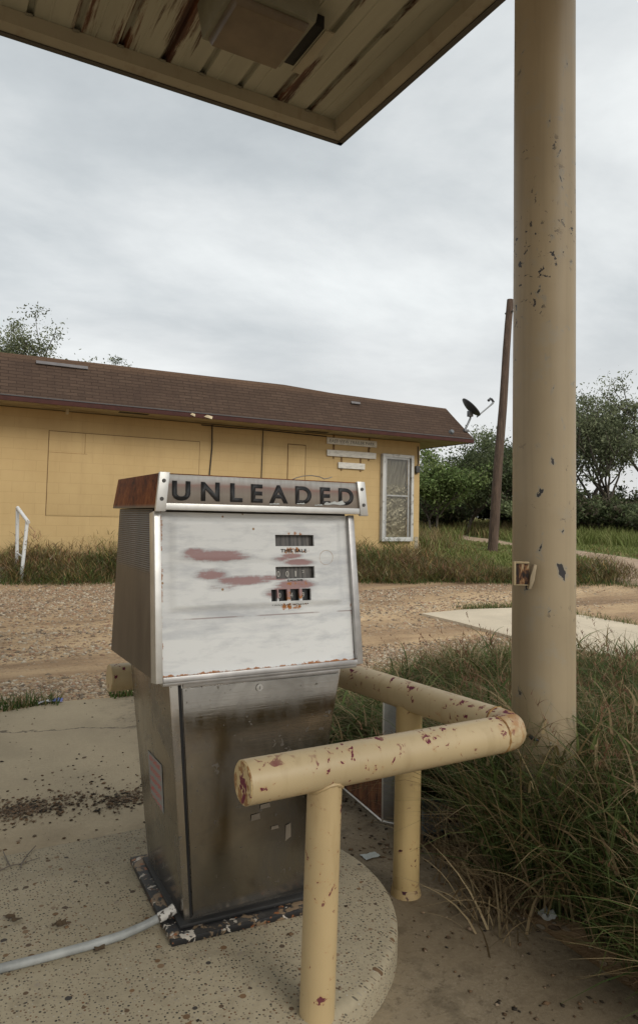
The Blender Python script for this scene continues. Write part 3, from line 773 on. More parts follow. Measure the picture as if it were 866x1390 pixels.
for cx, cz, rx, rz, k_ in [(.26, .725, .26, .055, 1), (.16, .745, .10, .045, .9), (.36, .715, .16, .03, .8), (.24, .605, .13, .055, .85), (.40, .565, .24, .045, 1), (.56, .575, .18, .03, .8), (.30, .53, .14, .05, .5), (G1[0] + .02, G1[1] + .07, .13, .035, .95), (G1[0], G1[1] - .075, .16, .045, 1.1), (G2[0] - .02, G2[1] + .02, .17, .06, 1.15), (G0[0] - .02, G0[1] - .10, .09, .03, .8), (.60, .70, .09, .03, .6)]:
    m_ = t.math('MULTIPLY', t.blob(g, (cx, .5, cz), (rx, 0, rz)), k_); red = m_ if red is None else t.math('MAXIMUM', red, m_)
rm = t.math('MULTIPLY', t.rng(t.math('ADD', t.math('MULTIPLY', red, .50), t.math('MULTIPLY', brush, 1.1)), .80, .95), t.rng(red, .02, .5, 0, .68))
grey_halo = t.math('MULTIPLY', t.rng(t.math('ADD', t.math('MULTIPLY', red, .8), t.math('MULTIPLY', brush, .9)), .62, 1.1, 0, .8), t.rng(red, 0, .3))
col = t.mix(grey_halo, col, (.30, .29, .31)); col = t.mix(rm, col, (.33, .13, .115))
edge = t.math('MAXIMUM', t.math('MAXIMUM', t.rng(gx[2], .025, .0), t.rng(gx[0], .022, 0)), t.math('MAXIMUM', t.rng(gx[0], .99, 1.01), 0.0))
rs = t.rng(t.math('ADD', t.math('MULTIPLY', edge, .42), t.noise(co, 38, 4, .65)), .74, .84)
col = t.mix(rs, col, (.36, .13, .03))
wn = None; G0, G1, G2 = gen(*holes[0]), gen(*holes[1]), gen(holes[2][0], holes[5][1], holes[5][2], holes[2][3])
for cx, cz, rx, rz in [(G0[0], G0[1] + G0[3], .12, .04), (G0[0], G0[1] - G0[3] - .03, .13, .045), (G1[0] + .02, G1[1], .14, .05), (G1[0], G1[1] - .07, .11, .03), (G2[0], G2[1], .13, .06), (G2[0], G2[1] - G2[3] - .03, .15, .04)]:
    m_ = t.blob(g, (cx, .5, cz), (rx, 0, rz)); wn = m_ if wn is None else t.math('MAXIMUM', wn, m_)
rs2 = t.rng(t.math('ADD', t.math('MULTIPLY', wn, .34), t.noise(co, 55, 4, .65)), .78, .90)
col = t.mix(rs2, col, (.40, .15, .03))
dots = t.math('MULTIPLY', t.rng(t.voro(co, 16), .09, .05), t.rng(t.noise(co, 5, 2), .58, .62)); col = t.mix(dots, col, (.30, .16, .05))
line = t.math('MULTIPLY', t.rng(t.math('ABSOLUTE', t.math('SUBTRACT', gx[2], t.math('ADD', .335, t.math('MULTIPLY', gx[0], .0)))), .006, .002), t.rng(t.noise(t.coord(scale=(1, 1, .1)), 7, 3), .46, .56)); col = t.mix(t.math('MULTIPLY', line, .7), col, (.24, .16, .15))
rc_ = on_face(441, 756, -.012); ru, rk = to_uk(rc_); rv = t.blob(g, ((ru - fl) / (fr - fl), .5, (rk - .03) / .955), (.050, 0, .062)); rgm = t.math('MULTIPLY', t.rng(t.math('ABSOLUTE', t.math('SUBTRACT', t.math('ADD', rv, t.math('MULTIPLY', t.math('SUBTRACT', wob, .5), .5)), .35)), .10, .03), t.rng(wob, .40, .55, .1, .6)); col = t.mix(rgm, col, (.36, .24, .15))
M_enamel = t.fin(col, t.rng(smear, .3, .7, .32, .5))
# gridded panel with the counter openings left out, and the pressed frame as relief
us = sorted(set([fl, fr] + [h[i] for h in holes for i in (0, 1)] + list(np.linspace(fl, fr, 61)))); ks = sorted(set([.03, .985] + [h[i] for h in holes for i in (2, 3)] + list(np.linspace(.03, .985, 61))))
pl, pr, pb, pt = to_uk(on_face(237, 0, -.012))[0], 0, 0, 0
e0 = to_uk(on_face(233, 832, -.012)); e1 = to_uk(on_face(455, 708, -.012))
def relief(u, k):
    dx = min(u - e0[0], e1[0] + .01 - u); dz = min(k - e0[1] - .02, e1[1] - k) * .57
    d_ = min(dx, dz); r_ = sm((d_ + .005) / .012) * .0095
    if d_ > 0: r_ += .0025 * sm((k - .69) / .01) - .003 * sm((k - .345) / .012) * 0
    return -.014 + r_ + .0012 * mnoise.noise((u * 6, k * 4, 2))
bm = new(); gv = {}
for a_, u in enumerate(us):
    for b2, k in enumerate(ks): gv[a_, b2] = bm.verts.new(A(u, k) + fnm * relief(u, k))
for a_ in range(len(us) - 1):
    for b2 in range(len(ks) - 1):
        cu, ck = (us[a_] + us[a_ + 1]) / 2, (ks[b2] + ks[b2 + 1]) / 2
        if any(h[0] < cu < h[1] and h[2] < ck < h[3] for h in holes): continue
        bm.faces.new((gv[a_, b2], gv[a_ + 1, b2], gv[a_ + 1, b2 + 1], gv[a_, b2 + 1]))
for v_ in [v_ for v_ in bm.verts if not v_.link_faces]: bm.verts.remove(v_)
ex = bmesh.ops.extrude_edge_only(bm, edges=[e for e in bm.edges if e.is_boundary])
for v_ in [x for x in ex['geom'] if isinstance(x, bmesh.types.BMVert)]: v_.co -= fnm * .010
dial = obj('dial_face', bm, M_enamel, pump, smooth=60)
# the counters sit behind the openings
t = NT('counter_drum', .45); gx = t.sep(t.coord('Generated'))
dr = t.math('SINE', t.math('MULTIPLY', gx[0], 62)); n_ = t.noise(t.coord(scale=(30, 1, 3)), 3, 3)
M_drum = t.fin(t.mix(t.rng(dr, .8, 1), t.mix(t.rng(n_, .3, .7), (.045, .040, .037), (.17, .155, .14)), (.012, .012, .012)))
M_slot = plain('slot_black', (.012, .012, .012), .3, 0, .2)
M_num = plain('numeral_white', (.55, .53, .48), .6)
M_ink = plain('worn_black_lettering', (.03, .025, .022), .6, 0, .2)
def text_mesh(txt, size, extrude=.0004, offset=0.0, space=1.0, align='CENTER'):
    cu = bpy.data.curves.new('lettering', 'FONT'); cu.body = txt; cu.size = size; cu.extrude = extrude; cu.offset = offset; cu.space_character = space; cu.align_x = align; cu.align_y = 'CENTER'
    o = bpy.data.objects.new('lettering_source', cu); C.objects.link(o); bpy.context.view_layer.update()
    me = bpy.data.meshes.new_from_object(o.evaluated_get(bpy.context.evaluated_depsgraph_get())); bpy.data.objects.remove(o); return me
def put_text(name, txt, center, ux, uy, width, height, mat, parent, offset=0, space=1.0, extrude=.0004):
    me = text_mesh(txt, 1.0, 0.0, offset, space)
    co = np.zeros(len(me.vertices) * 3); me.vertices.foreach_get('co', co); co = co.reshape(-1, 3)
    mn, mx = co.min(0), co.max(0)
    n_ = ux.cross(uy).normalized()
    bm = new(); bm.from_mesh(me); bpy.data.meshes.remove(me)
    bmesh.ops.remove_doubles(bm, verts=bm.verts, dist=1e-5)
    for v_ in bm.verts:
        a_ = (v_.co.x - (mn[0] + mx[0]) / 2) / (mx[0] - mn[0]) * width; b2 = (v_.co.y - (mn[1] + mx[1]) / 2) / (mx[1] - mn[1]) * height
        v_.co = center + ux * a_ + uy * b2
    ex = bmesh.ops.extrude_face_region(bm, geom=bm.faces[:])
    for v_ in [x for x in ex['geom'] if isinstance(x, bmesh.types.BMVert)]: v_.co += n_ * extrude
    return obj(name, bm, mat, parent, smooth=0)
UX, UY = Vector((1, 0, 0)), (A(1, 1) - A(1, 0)).normalized()
for i, h in enumerate(holes):
    bm = new(); k0, k1 = h[2] - .01, h[3] + .01
    plate(bm, [A(h[0] - .004, k0), A(h[1] + .004, k0), A(h[1] + .004, k1), A(h[0] - .004, k1)], -.034, -.0245)
    c_ = obj('counter' if i < 2 else 'price_drum', bm, M_drum if i < 2 else M_slot, dial)
cc = lambda h, fx, fz, d_: A(h[0] + (h[1] - h[0]) * fx, h[2] + (h[3] - h[2]) * fz) + fnm * d_
for fx, ch in ((.12, '0'), (.345, '0'), (.56, '1')):
    put_text('numeral', ch, cc(holes[1], fx, .42, -.0235), UX, UY, .012 if ch != '1' else .005, .021, M_num, dial, 0)
put_text('numeral', '2', cc(holes[1], .76, .60, -.0235), UX, UY, .009, .010, M_num, dial, 0)
for h, ch in zip(holes[3:], '049'): put_text('numeral', ch, cc(h, .38, .50, -.0235), UX, UY, .009, .018, M_num, dial, 0)
def face_text(txt, x, y, w_, h_, off=.02):
    put_text('caption', txt, on_face(x, y, -.0062) , UX, UY, w_, h_, M_ink, dial, off, 1.15)
px_m = lambda p: FPX / (p - EYE).dot(fwd)
def relf(px, py):
    p = on_face(px, py, -.012); u, k = to_uk(p); return relief(u, k) + .0016
for txt, x, y, w_, h_ in (('THIS SALE', 399, 747.5, .108, .013), ('GALLONS', 401, 787.5, .064, .007), ('PRICE PER GALLON', 394.5, 819.5, .148, .0085)):
    put_text('caption', txt, on_face(x, y, relf(x, y)), UX, UY, w_, h_, M_ink, dial, .02, 1.12)
# sign box
SB0, SB1 = HT + .002, 1.594
sb = [(.665, 2.318, SB0), (1.508, 2.312, SB0), (1.508, 2.93, SB0), (.665, 2.93, SB0)]
stp = [(.680, 2.326, SB1), (1.496, 2.320, SB1), (1.496, 2.915, SB1), (.680, 2.915, SB1)]
bm = new(); hexa(bm, sb + stp, .003)
t = NT('rusted_sign_cap', .75, 0, .25); n_ = t.math('ADD', t.math('MULTIPLY', t.noise(t.coord(scale=(1, 1, .7)), 9, 6, .7, .4), .6), t.math('MULTIPLY', t.noise(t.coord(), 40, 5, .7), .4)); n2 = t.noise(t.coord(), 30, 4)
col = t.ramp(n_, [(.34, (.03, .013, .007)), (.43, (.11, .034, .012)), (.52, (.21, .064, .018)), (.66, (.33, .13, .04))])
col = t.mix(t.rng(t.sep(t.coord('Generated'))[2], .12, .02, 0, .8), col, (.24, .21, .16))
t.bump(n2, .4, .003); sign_box = obj('sign_box', bm, t.fin(col), pump)
SA = lambda u, z, d_=0: Vector((u, 2.322 + .008 * (z - SB0) / (SB1 - SB0) - .004 * (u - .68) - d_ - .002, z))
snm = Vector((0, -1, .064)).normalized()
def sstrip(pts, d0, d1, bev=.001):
    b = new(); prism(b, [SA(u, z) + snm * d0 for u, z in pts], snm * (d1 - d0), bev); return b
t = NT('faded_sign_plastic', .35, 0, .5); g = t.sep(t.coord('Generated')); vs_ = t.noise(t.coord(scale=(30, 1, 1.5)), 3, 4); wb = t.noise(t.coord(scale=(1.2, 1, 3)), 7, 5)
zz = t.math('ADD', g[2], t.math('MULTIPLY', t.math('SUBTRACT', wb, .5), .22))
col = t.ramp(zz, [(0, (.24, .20, .165)), (.38, (.30, .255, .21)), (.56, (.27, .20, .165)), (.66, (.30, .17, .135)), (.74, (.40, .35, .32)), (.9, (.50, .50, .49)), (1, (.42, .40, .36))])
for e_ in [t]: e_.t.nodes[-1]
col = t.mix(t.rng(vs_, .45, .75, 0, .4), col, (.19, .155, .125))
M_sign = t.fin(col, .33)
sp_ = obj('sign_panel', sstrip([(.701, SB0 + .018), (1.474, SB0 + .018), (1.472, SB1 - .004), (.703, SB1 - .004)], .001, .006), M_sign, sign_box)
obj('sign_rail', sstrip([(.700, SB0 - .006), (1.476, SB0 - .006), (1.476, SB0 + .017), (.700, SB0 + .017)], .0, .014, .002), M_alu, sign_box)
for k_, (ub, ut) in enumerate(((.664, .677), (1.476, 1.463))):
    w_ = .035
    bb = obj('bracket', sstrip([(ub, SB0 - .012), (ub + w_, SB0 - .012), (ut + w_, SB1 + .002), (ut, SB1 + .002)], .0005, .017, .002), M_alu, sign_box)
    for z_ in (SB0 + .030, SB0 + .092):
        b2 = new(); uu = ub + w_ / 2 + (ut - ub) * (z_ - SB0) / .12
        disc(b2, SA(uu, z_) + snm * .0165, snm, .0072, .0062, .004, 12); obj('bolt', b2, M_bolt, sign_box)
# lettering: U N L E A D E D
l0, l1 = on_plane(233, 667, SA(.7, 1.53), snm), on_plane(478, 672, SA(.7, 1.53), snm)
put_text('lettering', 'UNLEADED', SA((l0.x + l1.x) / 2, (l0.z + l1.z) / 2 - .003) + snm * .0062, UX, Vector((0, 0.064, 1)).normalized(), l1.x - l0.x, .068, plain('sign_letter_black', (.028, .028, .03), .5), sign_box, .036, 1.66, .0015)
M_peel = plain('peeled_backing', (.60, .63, .62), .5)
for x0, x1, y, hh in ((438, 466, 684, .012), (401, 412, 684, .004), (425, 436, 686, .004), (364, 378, 684.5, .004)):
    bm = new(); p0, p1 = on_plane(x0, y, SA(.7, 1.53), snm), on_plane(x1, y, SA(.7, 1.53), snm)
    N_ = 9; top = [p0.lerp(p1, i / (N_ - 1)) + Vector((0, 0, hh * (.35 + .6 * (i / (N_ - 1)) ** 1.5 + .25 * math.sin(i * 2.1)) * (0 < i < N_ - 1))) for i in range(N_)]
    bot = [p0.lerp(p1, i / (N_ - 1)) - Vector((0, 0, hh * (.3 + .15 * math.sin(i * 1.3)))) for i in range(N_)]
    bm.faces.new([bm.verts.new(SA(p.x, p.z) + snm * (.0085 + .002 * (i % 2))) for i, p in enumerate(bot + top[::-1])])
    ex = bmesh.ops.extrude_face_region(bm, geom=bm.faces[:])
    for v_ in [x for x in ex['geom'] if isinstance(x, bmesh.types.BMVert)]: v_.co -= snm * .0012
    obj('peeling_strip', bm, M_peel, sign_box)
# curled wire on the sign top
bm = new(); wp = [(.0, 0, 0), (.02, 0, .008), (.05, .005, .016), (.09, .01, .02), (.12, 0, .016), (.135, -.01, .008), (.155, -.01, .012), (.175, 0, .018)]
w0 = SA(1.20, SB1) + Vector((0, .03, .001)); tube(bm, [w0 + Vector(p) for p in wp], .0018, 6)
obj('loose_wire', bm, plain('wire_grey', (.25, .24, .23), .5), sign_box)

# ------------------------------------------------------------------ conduit, litter, twig
tubep = [on_z(237, 1233, .150), on_z(229, 1239, .142), on_z(216, 1246, .130)] + [on_z(x, y, .1135) for x, y in ((195, 1257), (165, 1270), (120, 1284), (60, 1300), (0, 1315), (-80, 1333), (-300, 1380))]
con = thing('conduit', 'grey plastic conduit running from the pump foot across the island', 'conduit', (.3, 2.3, .1))
bm = new(); tube(bm, tubep[2:], .0132, 14); obj('pipe', bm, plain('grey_plastic', (.27, .28, .27), .55, 0, .3, 14), con)
bm = new(); tube(bm, tubep[:3], [.0165, .0165, .016], 14)
t = NT('chipped_white', .6); col = t.mix(t.rng(t.noise(t.coord(), 40, 4), .5, .54), (.50, .48, .44), (.06, .05, .04)); obj('sleeve', bm, t.fin(col), con)
def litter(name, px, py, z, size, mat, label, cat, fold=.4, seed=0, nz=.02):
    p = on_z(px, py, z); r_ = random.Random(seed); bm = new(); g_ = {}; N_ = 6
    for i in range(N_):
        for j in range(N_):
            x, y = (i / (N_ - 1) - .5) * size[0], (j / (N_ - 1) - .5) * size[1]
            ed = 1 - .25 * r_.random()
            g_[i, j] = bm.verts.new((p.x + x * ed, p.y + y * ed, z + .003 + abs(mnoise.noise((x * 30 + seed, y * 30, seed))) * nz + fold * abs(y) * .3))
    for i in range(N_ - 1):
        for j in range(N_ - 1): bm.faces.new((g_[i, j], g_[i + 1, j], g_[i + 1, j + 1], g_[i, j + 1]))
    ex = bmesh.ops.extrude_face_region(bm, geom=bm.faces[:])
    for v_ in [x for x in ex['geom'] if isinstance(x, bmesh.types.BMVert)]: v_.co.z += .0008
    return tag(obj(name, bm, mat, None, p), label, cat)
M_paper = plain('pale_paper', (.42, .43, .40), .7)
litter('glass_shard', 503, 1163, .0, (.085, .05), plain('pale_shard', (.38, .41, .39), .3), 'pale flat shard lying between the island and the pipe post', 'litter', .2, 3, .006)
litter('crumpled_paper', 743, 1246, .0, (.07, .06), M_paper, 'crumpled whitish scrap at the edge of the tall weeds', 'litter', .5, 5, .04)
t = NT('blue_white_wrapper', .45); g = t.sep(t.coord('Generated')); litter('wrapper', 69, 954, .0, (.20, .07), t.fin(t.mix(t.rng(g[0], .5, .6), (.62, .64, .66), (.12, .15, .42))), 'blue and white wrapper on the far edge of the slab', 'litter', .5, 8, .05)
tw = thing('dry_twig', 'bare forked twig lying on the island near the photo corner', 'twig', on_z(25, 1170, .1))
bm = new()
for pl_ in ([(0, 1182), (14, 1175), (30, 1172), (55, 1164)], [(30, 1172), (38, 1160), (49, 1148)], [(14, 1175), (9, 1165), (5, 1156)], [(30, 1172), (29, 1178)]):
    tube(bm, [on_z(x, y, .104 + .004 * (i % 2)) for i, (x, y) in enumerate(pl_)], [.0028 - .0005 * i for i in range(len(pl_))], 5)
obj('branches', bm, plain('twig_grey', (.12, .10, .08), .8), tw)
# dead leaves on the island
M_deadleaf = plain('dead_leaf', (.07, .045, .022), .8)
for i, (x, y) in enumerate([(14, 1248), (24, 1251), (78, 1258), (84, 1257), (136, 1291)]):
    litter('dead_leaf', x, y, .1, (.035, .022), M_deadleaf, 'small brown dead leaf on the speckled island concrete', 'leaf', .5, 20 + i, .02)['group'] = 'dead leaves on the island'

# ------------------------------------------------------------------ guard rail
rail = thing('guard_rail', 'yellow steel pipe guard rail with chipped paint wrapping the pump', 'guard rail', (1.2, 2.4, 0))
RZ, RR = .755, .0575
P0, P1, P2, P3 = Vector((.752, 1.716, RZ)), Vector((1.748, 1.733, RZ)), Vector((1.615, 3.05, RZ)), Vector((.705, 3.045, RZ))
def bend(a, b, c, r_, n_=5):
    d1, d2 = (a - b).normalized(), (c - b).normalized(); o = []
    for i in range(n_ + 1):
        s_ = i / n_; o.append((b + d1 * r_).lerp(b, s_).lerp(b.lerp(b + d2 * r_, s_), s_))
    return o
def dense(pts, st=.06):
    o = []
    for a_, b_ in zip(pts, pts[1:]):
        k_ = max(1, int((b_ - a_).length / st)); o += [a_.lerp(b_, i / k_) for i in range(k_)]
    return o + [pts[-1]]
path = [P0] + bend(P0, P1, P2, .085) + bend(P1, P2, P3, .085) + [P3]
bm = new(); tube(bm, path, RR, 28, True)
pipe = obj('rail_pipe', bm, M_rail, rail, smooth=50)
M_post = m_yellow('post_paint', (.50, .375, .20), .64, True, (.11, .01, .03), 3.3)
M_post_far = m_yellow('post_paint_clean', (.46, .335, .155), .66, True, (.06, .01, .02), 8.1)
# welded seams at the corner, rusty
M_weld = m_rust('rusty_weld', (.20, .10, .04), (.42, .26, .10))
bm = new()
for c_, d_ in ((P1 + (P0 - P1).normalized() * .092, (P0 - P1).normalized()), (P1 + (P2 - P1).normalized() * .092, (P2 - P1).normalized())):
    o_ = d_.orthogonal().normalized(); o2 = d_.cross(o_); N_ = 28; M_ = 6; ring = []
    for i in range(N_):
        a_ = 2 * math.pi * i / N_; rad = o_ * math.cos(a_) + o2 * math.sin(a_); wv = .0028 + .0012 * math.sin(i * 2.7)
        ring.append([bm.verts.new(c_ + rad * (RR - .0006 + wv * math.cos(2 * math.pi * j / M_)) + d_ * (wv * 1.6 * math.sin(2 * math.pi * j / M_))) for j in range(M_)])
    for i in range(N_):
        for j in range(M_): bm.faces.new((ring[i][j], ring[(i + 1) % N_][j], ring[(i + 1) % N_][(j + 1) % M_], ring[i][(j + 1) % M_]))
obj('weld', bm, M_weld, pipe)
# end cap, chipped to red
t = NT('chipped_end_cap', .5); e_ = t.noise(t.coord(), 26, 4, .6, .5); col = t.mix(t.rng(t.noise(t.coord(loc=(3, 1, 2)), 30, 4), .52, .56), (.52, .39, .20), (.28, .14, .05)); col = t.mix(t.rng(t.math('ADD', e_, t.math('MULTIPLY', t.blob(t.coord('Generated'), (.5, .5, .45), (.9, .42, .5)), .25)), .66, .70), col, (.13, .008, .03))
bm = new(); dd = (P0 - P1).normalized(); disc(bm, P0 - dd * .001, dd, RR * .985, RR * .955, .004, 28); obj('end_cap', bm, t.fin(col), pipe)
bm = new(); dd = (P3 - P2).normalized(); disc(bm, P3 - dd * .001, dd, RR * .985, RR * .955, .004, 28); obj('end_cap', bm, M_post, pipe)
for (x, y, xb, yb, zb, mt) in ((1.0, 1.72, .99, 1.722, .09, M_post), (1.70, 2.27, 1.688, 2.262, -.02, M_post_far), (.98, 3.047, .98, 3.047, .02, M_post_far)):
    bm = new(); tp = Vector((x, y, RZ - .03)); bt = Vector((xb, yb, zb)); tube(bm, [bt, tp], .0485 if zb > .05 else .0515, 28, True)
    po = obj('post', bm, mt, rail, smooth=50)
    bm = new(); N_ = 28; M_ = 6; ring = []
    rp = .0485 if zb > .05 else .0515; ax = P1 - P0 if abs(y - 1.72) < .05 else (P2 - P1 if x > 1.5 else P3 - P2); ax = ax.normalized(); side = Vector((-ax.y, ax.x, 0))
    for i in range(N_):
        a_ = 2 * math.pi * i / N_; s_ = math.sin(a_) * rp; zz_ = RZ - math.sqrt(max(0, RR ** 2 - s_ ** 2)) - .001
        c_ = Vector((x, y, 0)) + ax * (math.cos(a_) * rp) + side * s_; c_.z = zz_
        wv = .005 + .0015 * math.sin(i * 3.1); rad = (ax * math.cos(a_) + side * math.sin(a_))
        ring.append([bm.verts.new(c_ + rad * (wv * math.cos(2 * math.pi * j / M_)) + Vector((0, 0, wv * math.sin(2 * math.pi * j / M_)))) for j in range(M_)])
    for i in range(N_):
        for j in range(M_): bm.faces.new((ring[i][j], ring[(i + 1) % N_][j], ring[(i + 1) % N_][(j + 1) % M_], ring[i][(j + 1) % M_]))
    obj('weld', bm, mt, po)
    if x > 1.5:
        t = NT('purple_flake', .6); bm = new(); tube(bm, [Vector((xb, yb, .0)), Vector((xb, yb, .012)), Vector((xb, yb, .03))], [.060, .057, .0522], 24, False)
        col = t.mix(t.rng(t.noise(t.coord(), 18, 4), .47, .5), (.05, .008, .018), (.40, .29, .14)); obj('foot_weld', bm, t.fin(col), po)

# ------------------------------------------------------------------ canopy and its column
CZ = 4.4
def m_col():
    t = NT('column_paint', .5, 0, .35); co = t.coord(); b_ = t.noise(co, 1.4, 5, .6); f = t.noise(t.coord(scale=(9, 9, .35)), 3, 6, .65)
    base = (.375, .298, .19)
    col = t.mix(t.rng(b_, .3, .7), tuple(c * .84 for c in base), tuple(c * 1.06 for c in base)); col = t.mix(t.rng(f, .48, .78, 0, .38), col, tuple(c * .55 for c in base))
    col = t.mix(t.rng(t.noise(co, 7, 6, .7), .55, .68, 0, .32), col, (.30, .29, .25))
    z = t.sep(co)[2]; splash = t.rng(t.math('ADD', z, t.math('MULTIPLY', t.noise(co, 5, 5), .5)), .95, .25, 0, .7); col = t.mix(splash, col, (.17, .13, .085))
    big = t.noise(t.coord(scale=(1, 1, .7)), 17, 4, .55, .5); chip = t.math('MULTIPLY', t.rng(big, .68, .69), t.rng(t.noise(co, 1.5, 2), .40, .5))
    zone = t.math('MULTIPLY', t.rng(z, 2.2, 2.6), t.rng(z, 3.5, 3.1)); small = t.math('MULTIPLY', t.rng(t.noise(co, 30, 4, .65, .3), .60, .63), t.rng(t.math('ADD', t.math('MULTIPLY', zone, .16), t.noise(co, 3.1, 2)), .60, .68))
    chip = t.math('MAXIMUM', chip, small)
    halo = t.math('MULTIPLY', t.rng(big, .62, .655), t.rng(t.noise(co, 1.5, 2), .40, .5)); col = t.mix(t.math('MULTIPLY', halo, .45), col, (.25, .25, .22))
    col = t.mix(chip, col, (.035, .033, .035)); t.bump(t.math('SUBTRACT', t.math('MULTIPLY', f, .25), chip), .35, .004)
    return t.fin(col)
colm = thing('canopy_column', 'tall tan steel column with dark paint chips rising to the canopy', 'column', (COLUMN.x, COLUMN.y, -.05))
bm = new(); N_ = 24; tube(bm, [COLUMN + Vector((0.0006 * math.sin(i), 0, -.05 + (CZ + .11) * i / N_)) for i in range(N_ + 1)], CR, 48, True)
obj('shaft', bm, m_col(), colm, smooth=50)
bm = new(); box(bm, (COLUMN.x - .2, COLUMN.y - .2, CZ + .062), (COLUMN.x + .2, COLUMN.y + .2, CZ + .078), .003); obj('cap_plate', bm, M_rust, colm)
# torn bracket and wooden chip on its left flank
bk = on_plane(706, 778, COLUMN + Vector((-.07, -.118, 0)), Vector((.49, .87, 0))); rt = Vector((.87, -.49, 0)); fw = Vector((.49, .87, 0))
bm = new(); w_, h_ = .031, .048
fr_ = [(-w_, -h_), (w_, -h_), (w_, h_), (-w_, h_)]
c_ = bk - fw * .018
for (x0, x1, z0, z1) in ((-w_, -w_ + .008, -h_, h_), (-w_ + .0082, w_, h_ - .007, h_), (-w_ + .0082, w_, -h_, -h_ + .003)):
    prism(bm, [c_ + rt * x0 + Vector((0, 0, z0)), c_ + rt * x1 + Vector((0, 0, z0)), c_ + rt * x1 + Vector((0, 0, z1)), c_ + rt * x0 + Vector((0, 0, z1))], fw * .03, .001)
M_brk = m_yellow('bracket_paint', (.42, .33, .19), .60, True, (.05, .02, .01), 5.0)
brk = obj('bracket', bm, M_brk, colm)
bm = new(); prism(bm, [c_ + fw * .004 + rt * x + Vector((0, 0, z)) for x, z in ((-w_ + .009, -h_ + .004), (w_, -h_ + .004), (w_, h_ - .010), (-w_ + .009, h_ - .010))], fw * .026)
t = NT('rust_hollow', .85); n_ = t.noise(t.coord(scale=(2.4, 2.4, .8)), 26, 4, .6, .4); obj('hollow', bm, t.fin(t.ramp(n_, [(.38, (.014, .010, .008)), (.46, (.06, .025, .012)), (.54, (.24, .12, .05)), (.62, (.38, .29, .17))])), brk)
bm = new(); prism(bm, [c_ - fw * .006 + rt * x + Vector((0, 0, z)) for x, z in ((w_ - .004, -.062), (w_ + .006, -.062), (w_ + .019, -.03), (w_ + .030, .036), (w_ + .018, .038), (w_ + .004, -.01))], fw * .03, .003)
obj('wood_chip', bm, plain('old_wood', (.36, .29, .19), .8, 0, .2, 30), brk)
bm = new(); hk = on_plane(722, 1002, COLUMN + Vector((-.05, -.125, 0)), fw); tube(bm, [hk + fw * .03, hk - fw * .004, hk + rt * .012 - fw * .008 + Vector((0, 0, -.004)), hk + rt * .022 - fw * .006 + Vector((0, 0, -.006))], [.008, .008, .006, .004], 8); obj('hook', bm, M_black, colm)

can = thing('station_canopy', 'flat steel station canopy with rust streaked ribbed underside overhead', 'canopy', (0.5, 2.5, CZ))
U0, U1, V0, V1 = -4.6, 2.72, -2.4, 4.62
t = NT('rust_streaked_deck', .55, 0, .35); co = t.coord(); L_ = t.noise(t.coord(scale=(9, .55, 1)), 1.6, 6, .72, .3); zone = t.noise(t.coord(scale=(1.1, .5, 1)), 1.15, 3); yy = t.noise(t.coord(scale=(5, .5, 1)), 1, 4)
base = t.mix(t.rng(yy, .3, .7), (.285, .28, .22), (.385, .375, .30))
xx = t.sep(co)[0]; seam = t.math('ABSOLUTE', t.math('SUBTRACT', t.math('FRACT', t.math('ADD', t.math('DIVIDE', xx, .277), .245)), .5))
near = t.rng(seam, .5, .18)
rm = t.rng(t.math('ADD', t.math('ADD', t.math('MULTIPLY', L_, .55), t.math('MULTIPLY', zone, .55)), t.math('MULTIPLY', near, -.10)), .515, .565)
rc = t.ramp(L_, [(.3, (.16, .065, .03)), (.5, (.10, .038, .018)), (.62, (.05, .02, .012))])
col = t.mix(rm, base, rc)
t.bump(L_, .15, .004); M_deck = t.fin(col)
# ribbed pan deck: ribs run along v
bm = new(); prof = []
x = U0 + .05; rib0 = .411; sp = .277
ribs = [rib0 + sp * i for i in range(-19, 9)]
ribs = [r_ for r_ in ribs if U0 + .1 < r_ < U1 - .1]
DZ = CZ + .10
prof.append((U0 + .03, DZ))
for r_ in ribs:
    prof += [(r_ - .026, DZ), (r_ - .016, DZ + .030), (r_ + .012, DZ + .030), (r_ + .022, DZ), (r_ + .10, DZ), (r_ + .104, DZ - .004), (r_ + .112, DZ - .004), (r_ + .116, DZ)]
prof.append((U1 - .03, DZ))
lowr = [bm.verts.new((x, V0 + .03, z)) for x, z in prof]; hir = [bm.verts.new((x, V1 - .03, z)) for x, z in prof]
for i in range(len(prof) - 1): bm.faces.new((lowr[i], lowr[i + 1], hir[i + 1], hir[i]))
ex = bmesh.ops.extrude_face_region(bm, geom=bm.faces[:])
for v_ in [x for x in ex['geom'] if isinstance(x, bmesh.types.BMVert)]: v_.co.z += .004
obj('deck', bm, M_deck, can, smooth=20)
t = NT('fascia_brown_paint', .5, 0, .35); n_ = t.noise(t.coord(), 2.2, 5); base = t.mix(t.rng(n_, .3, .7), (.275, .25, .19), (.33, .30, .225)); drp = t.noise(t.coord(scale=(3, 3, .6)), 3, 5); M_gut = t.fin(t.mix(t.rng(drp, .55, .8, 0, .5), base, (.12, .06, .03)))
M_lip = plain('dark_edge_metal', (.045, .04, .033), .6)
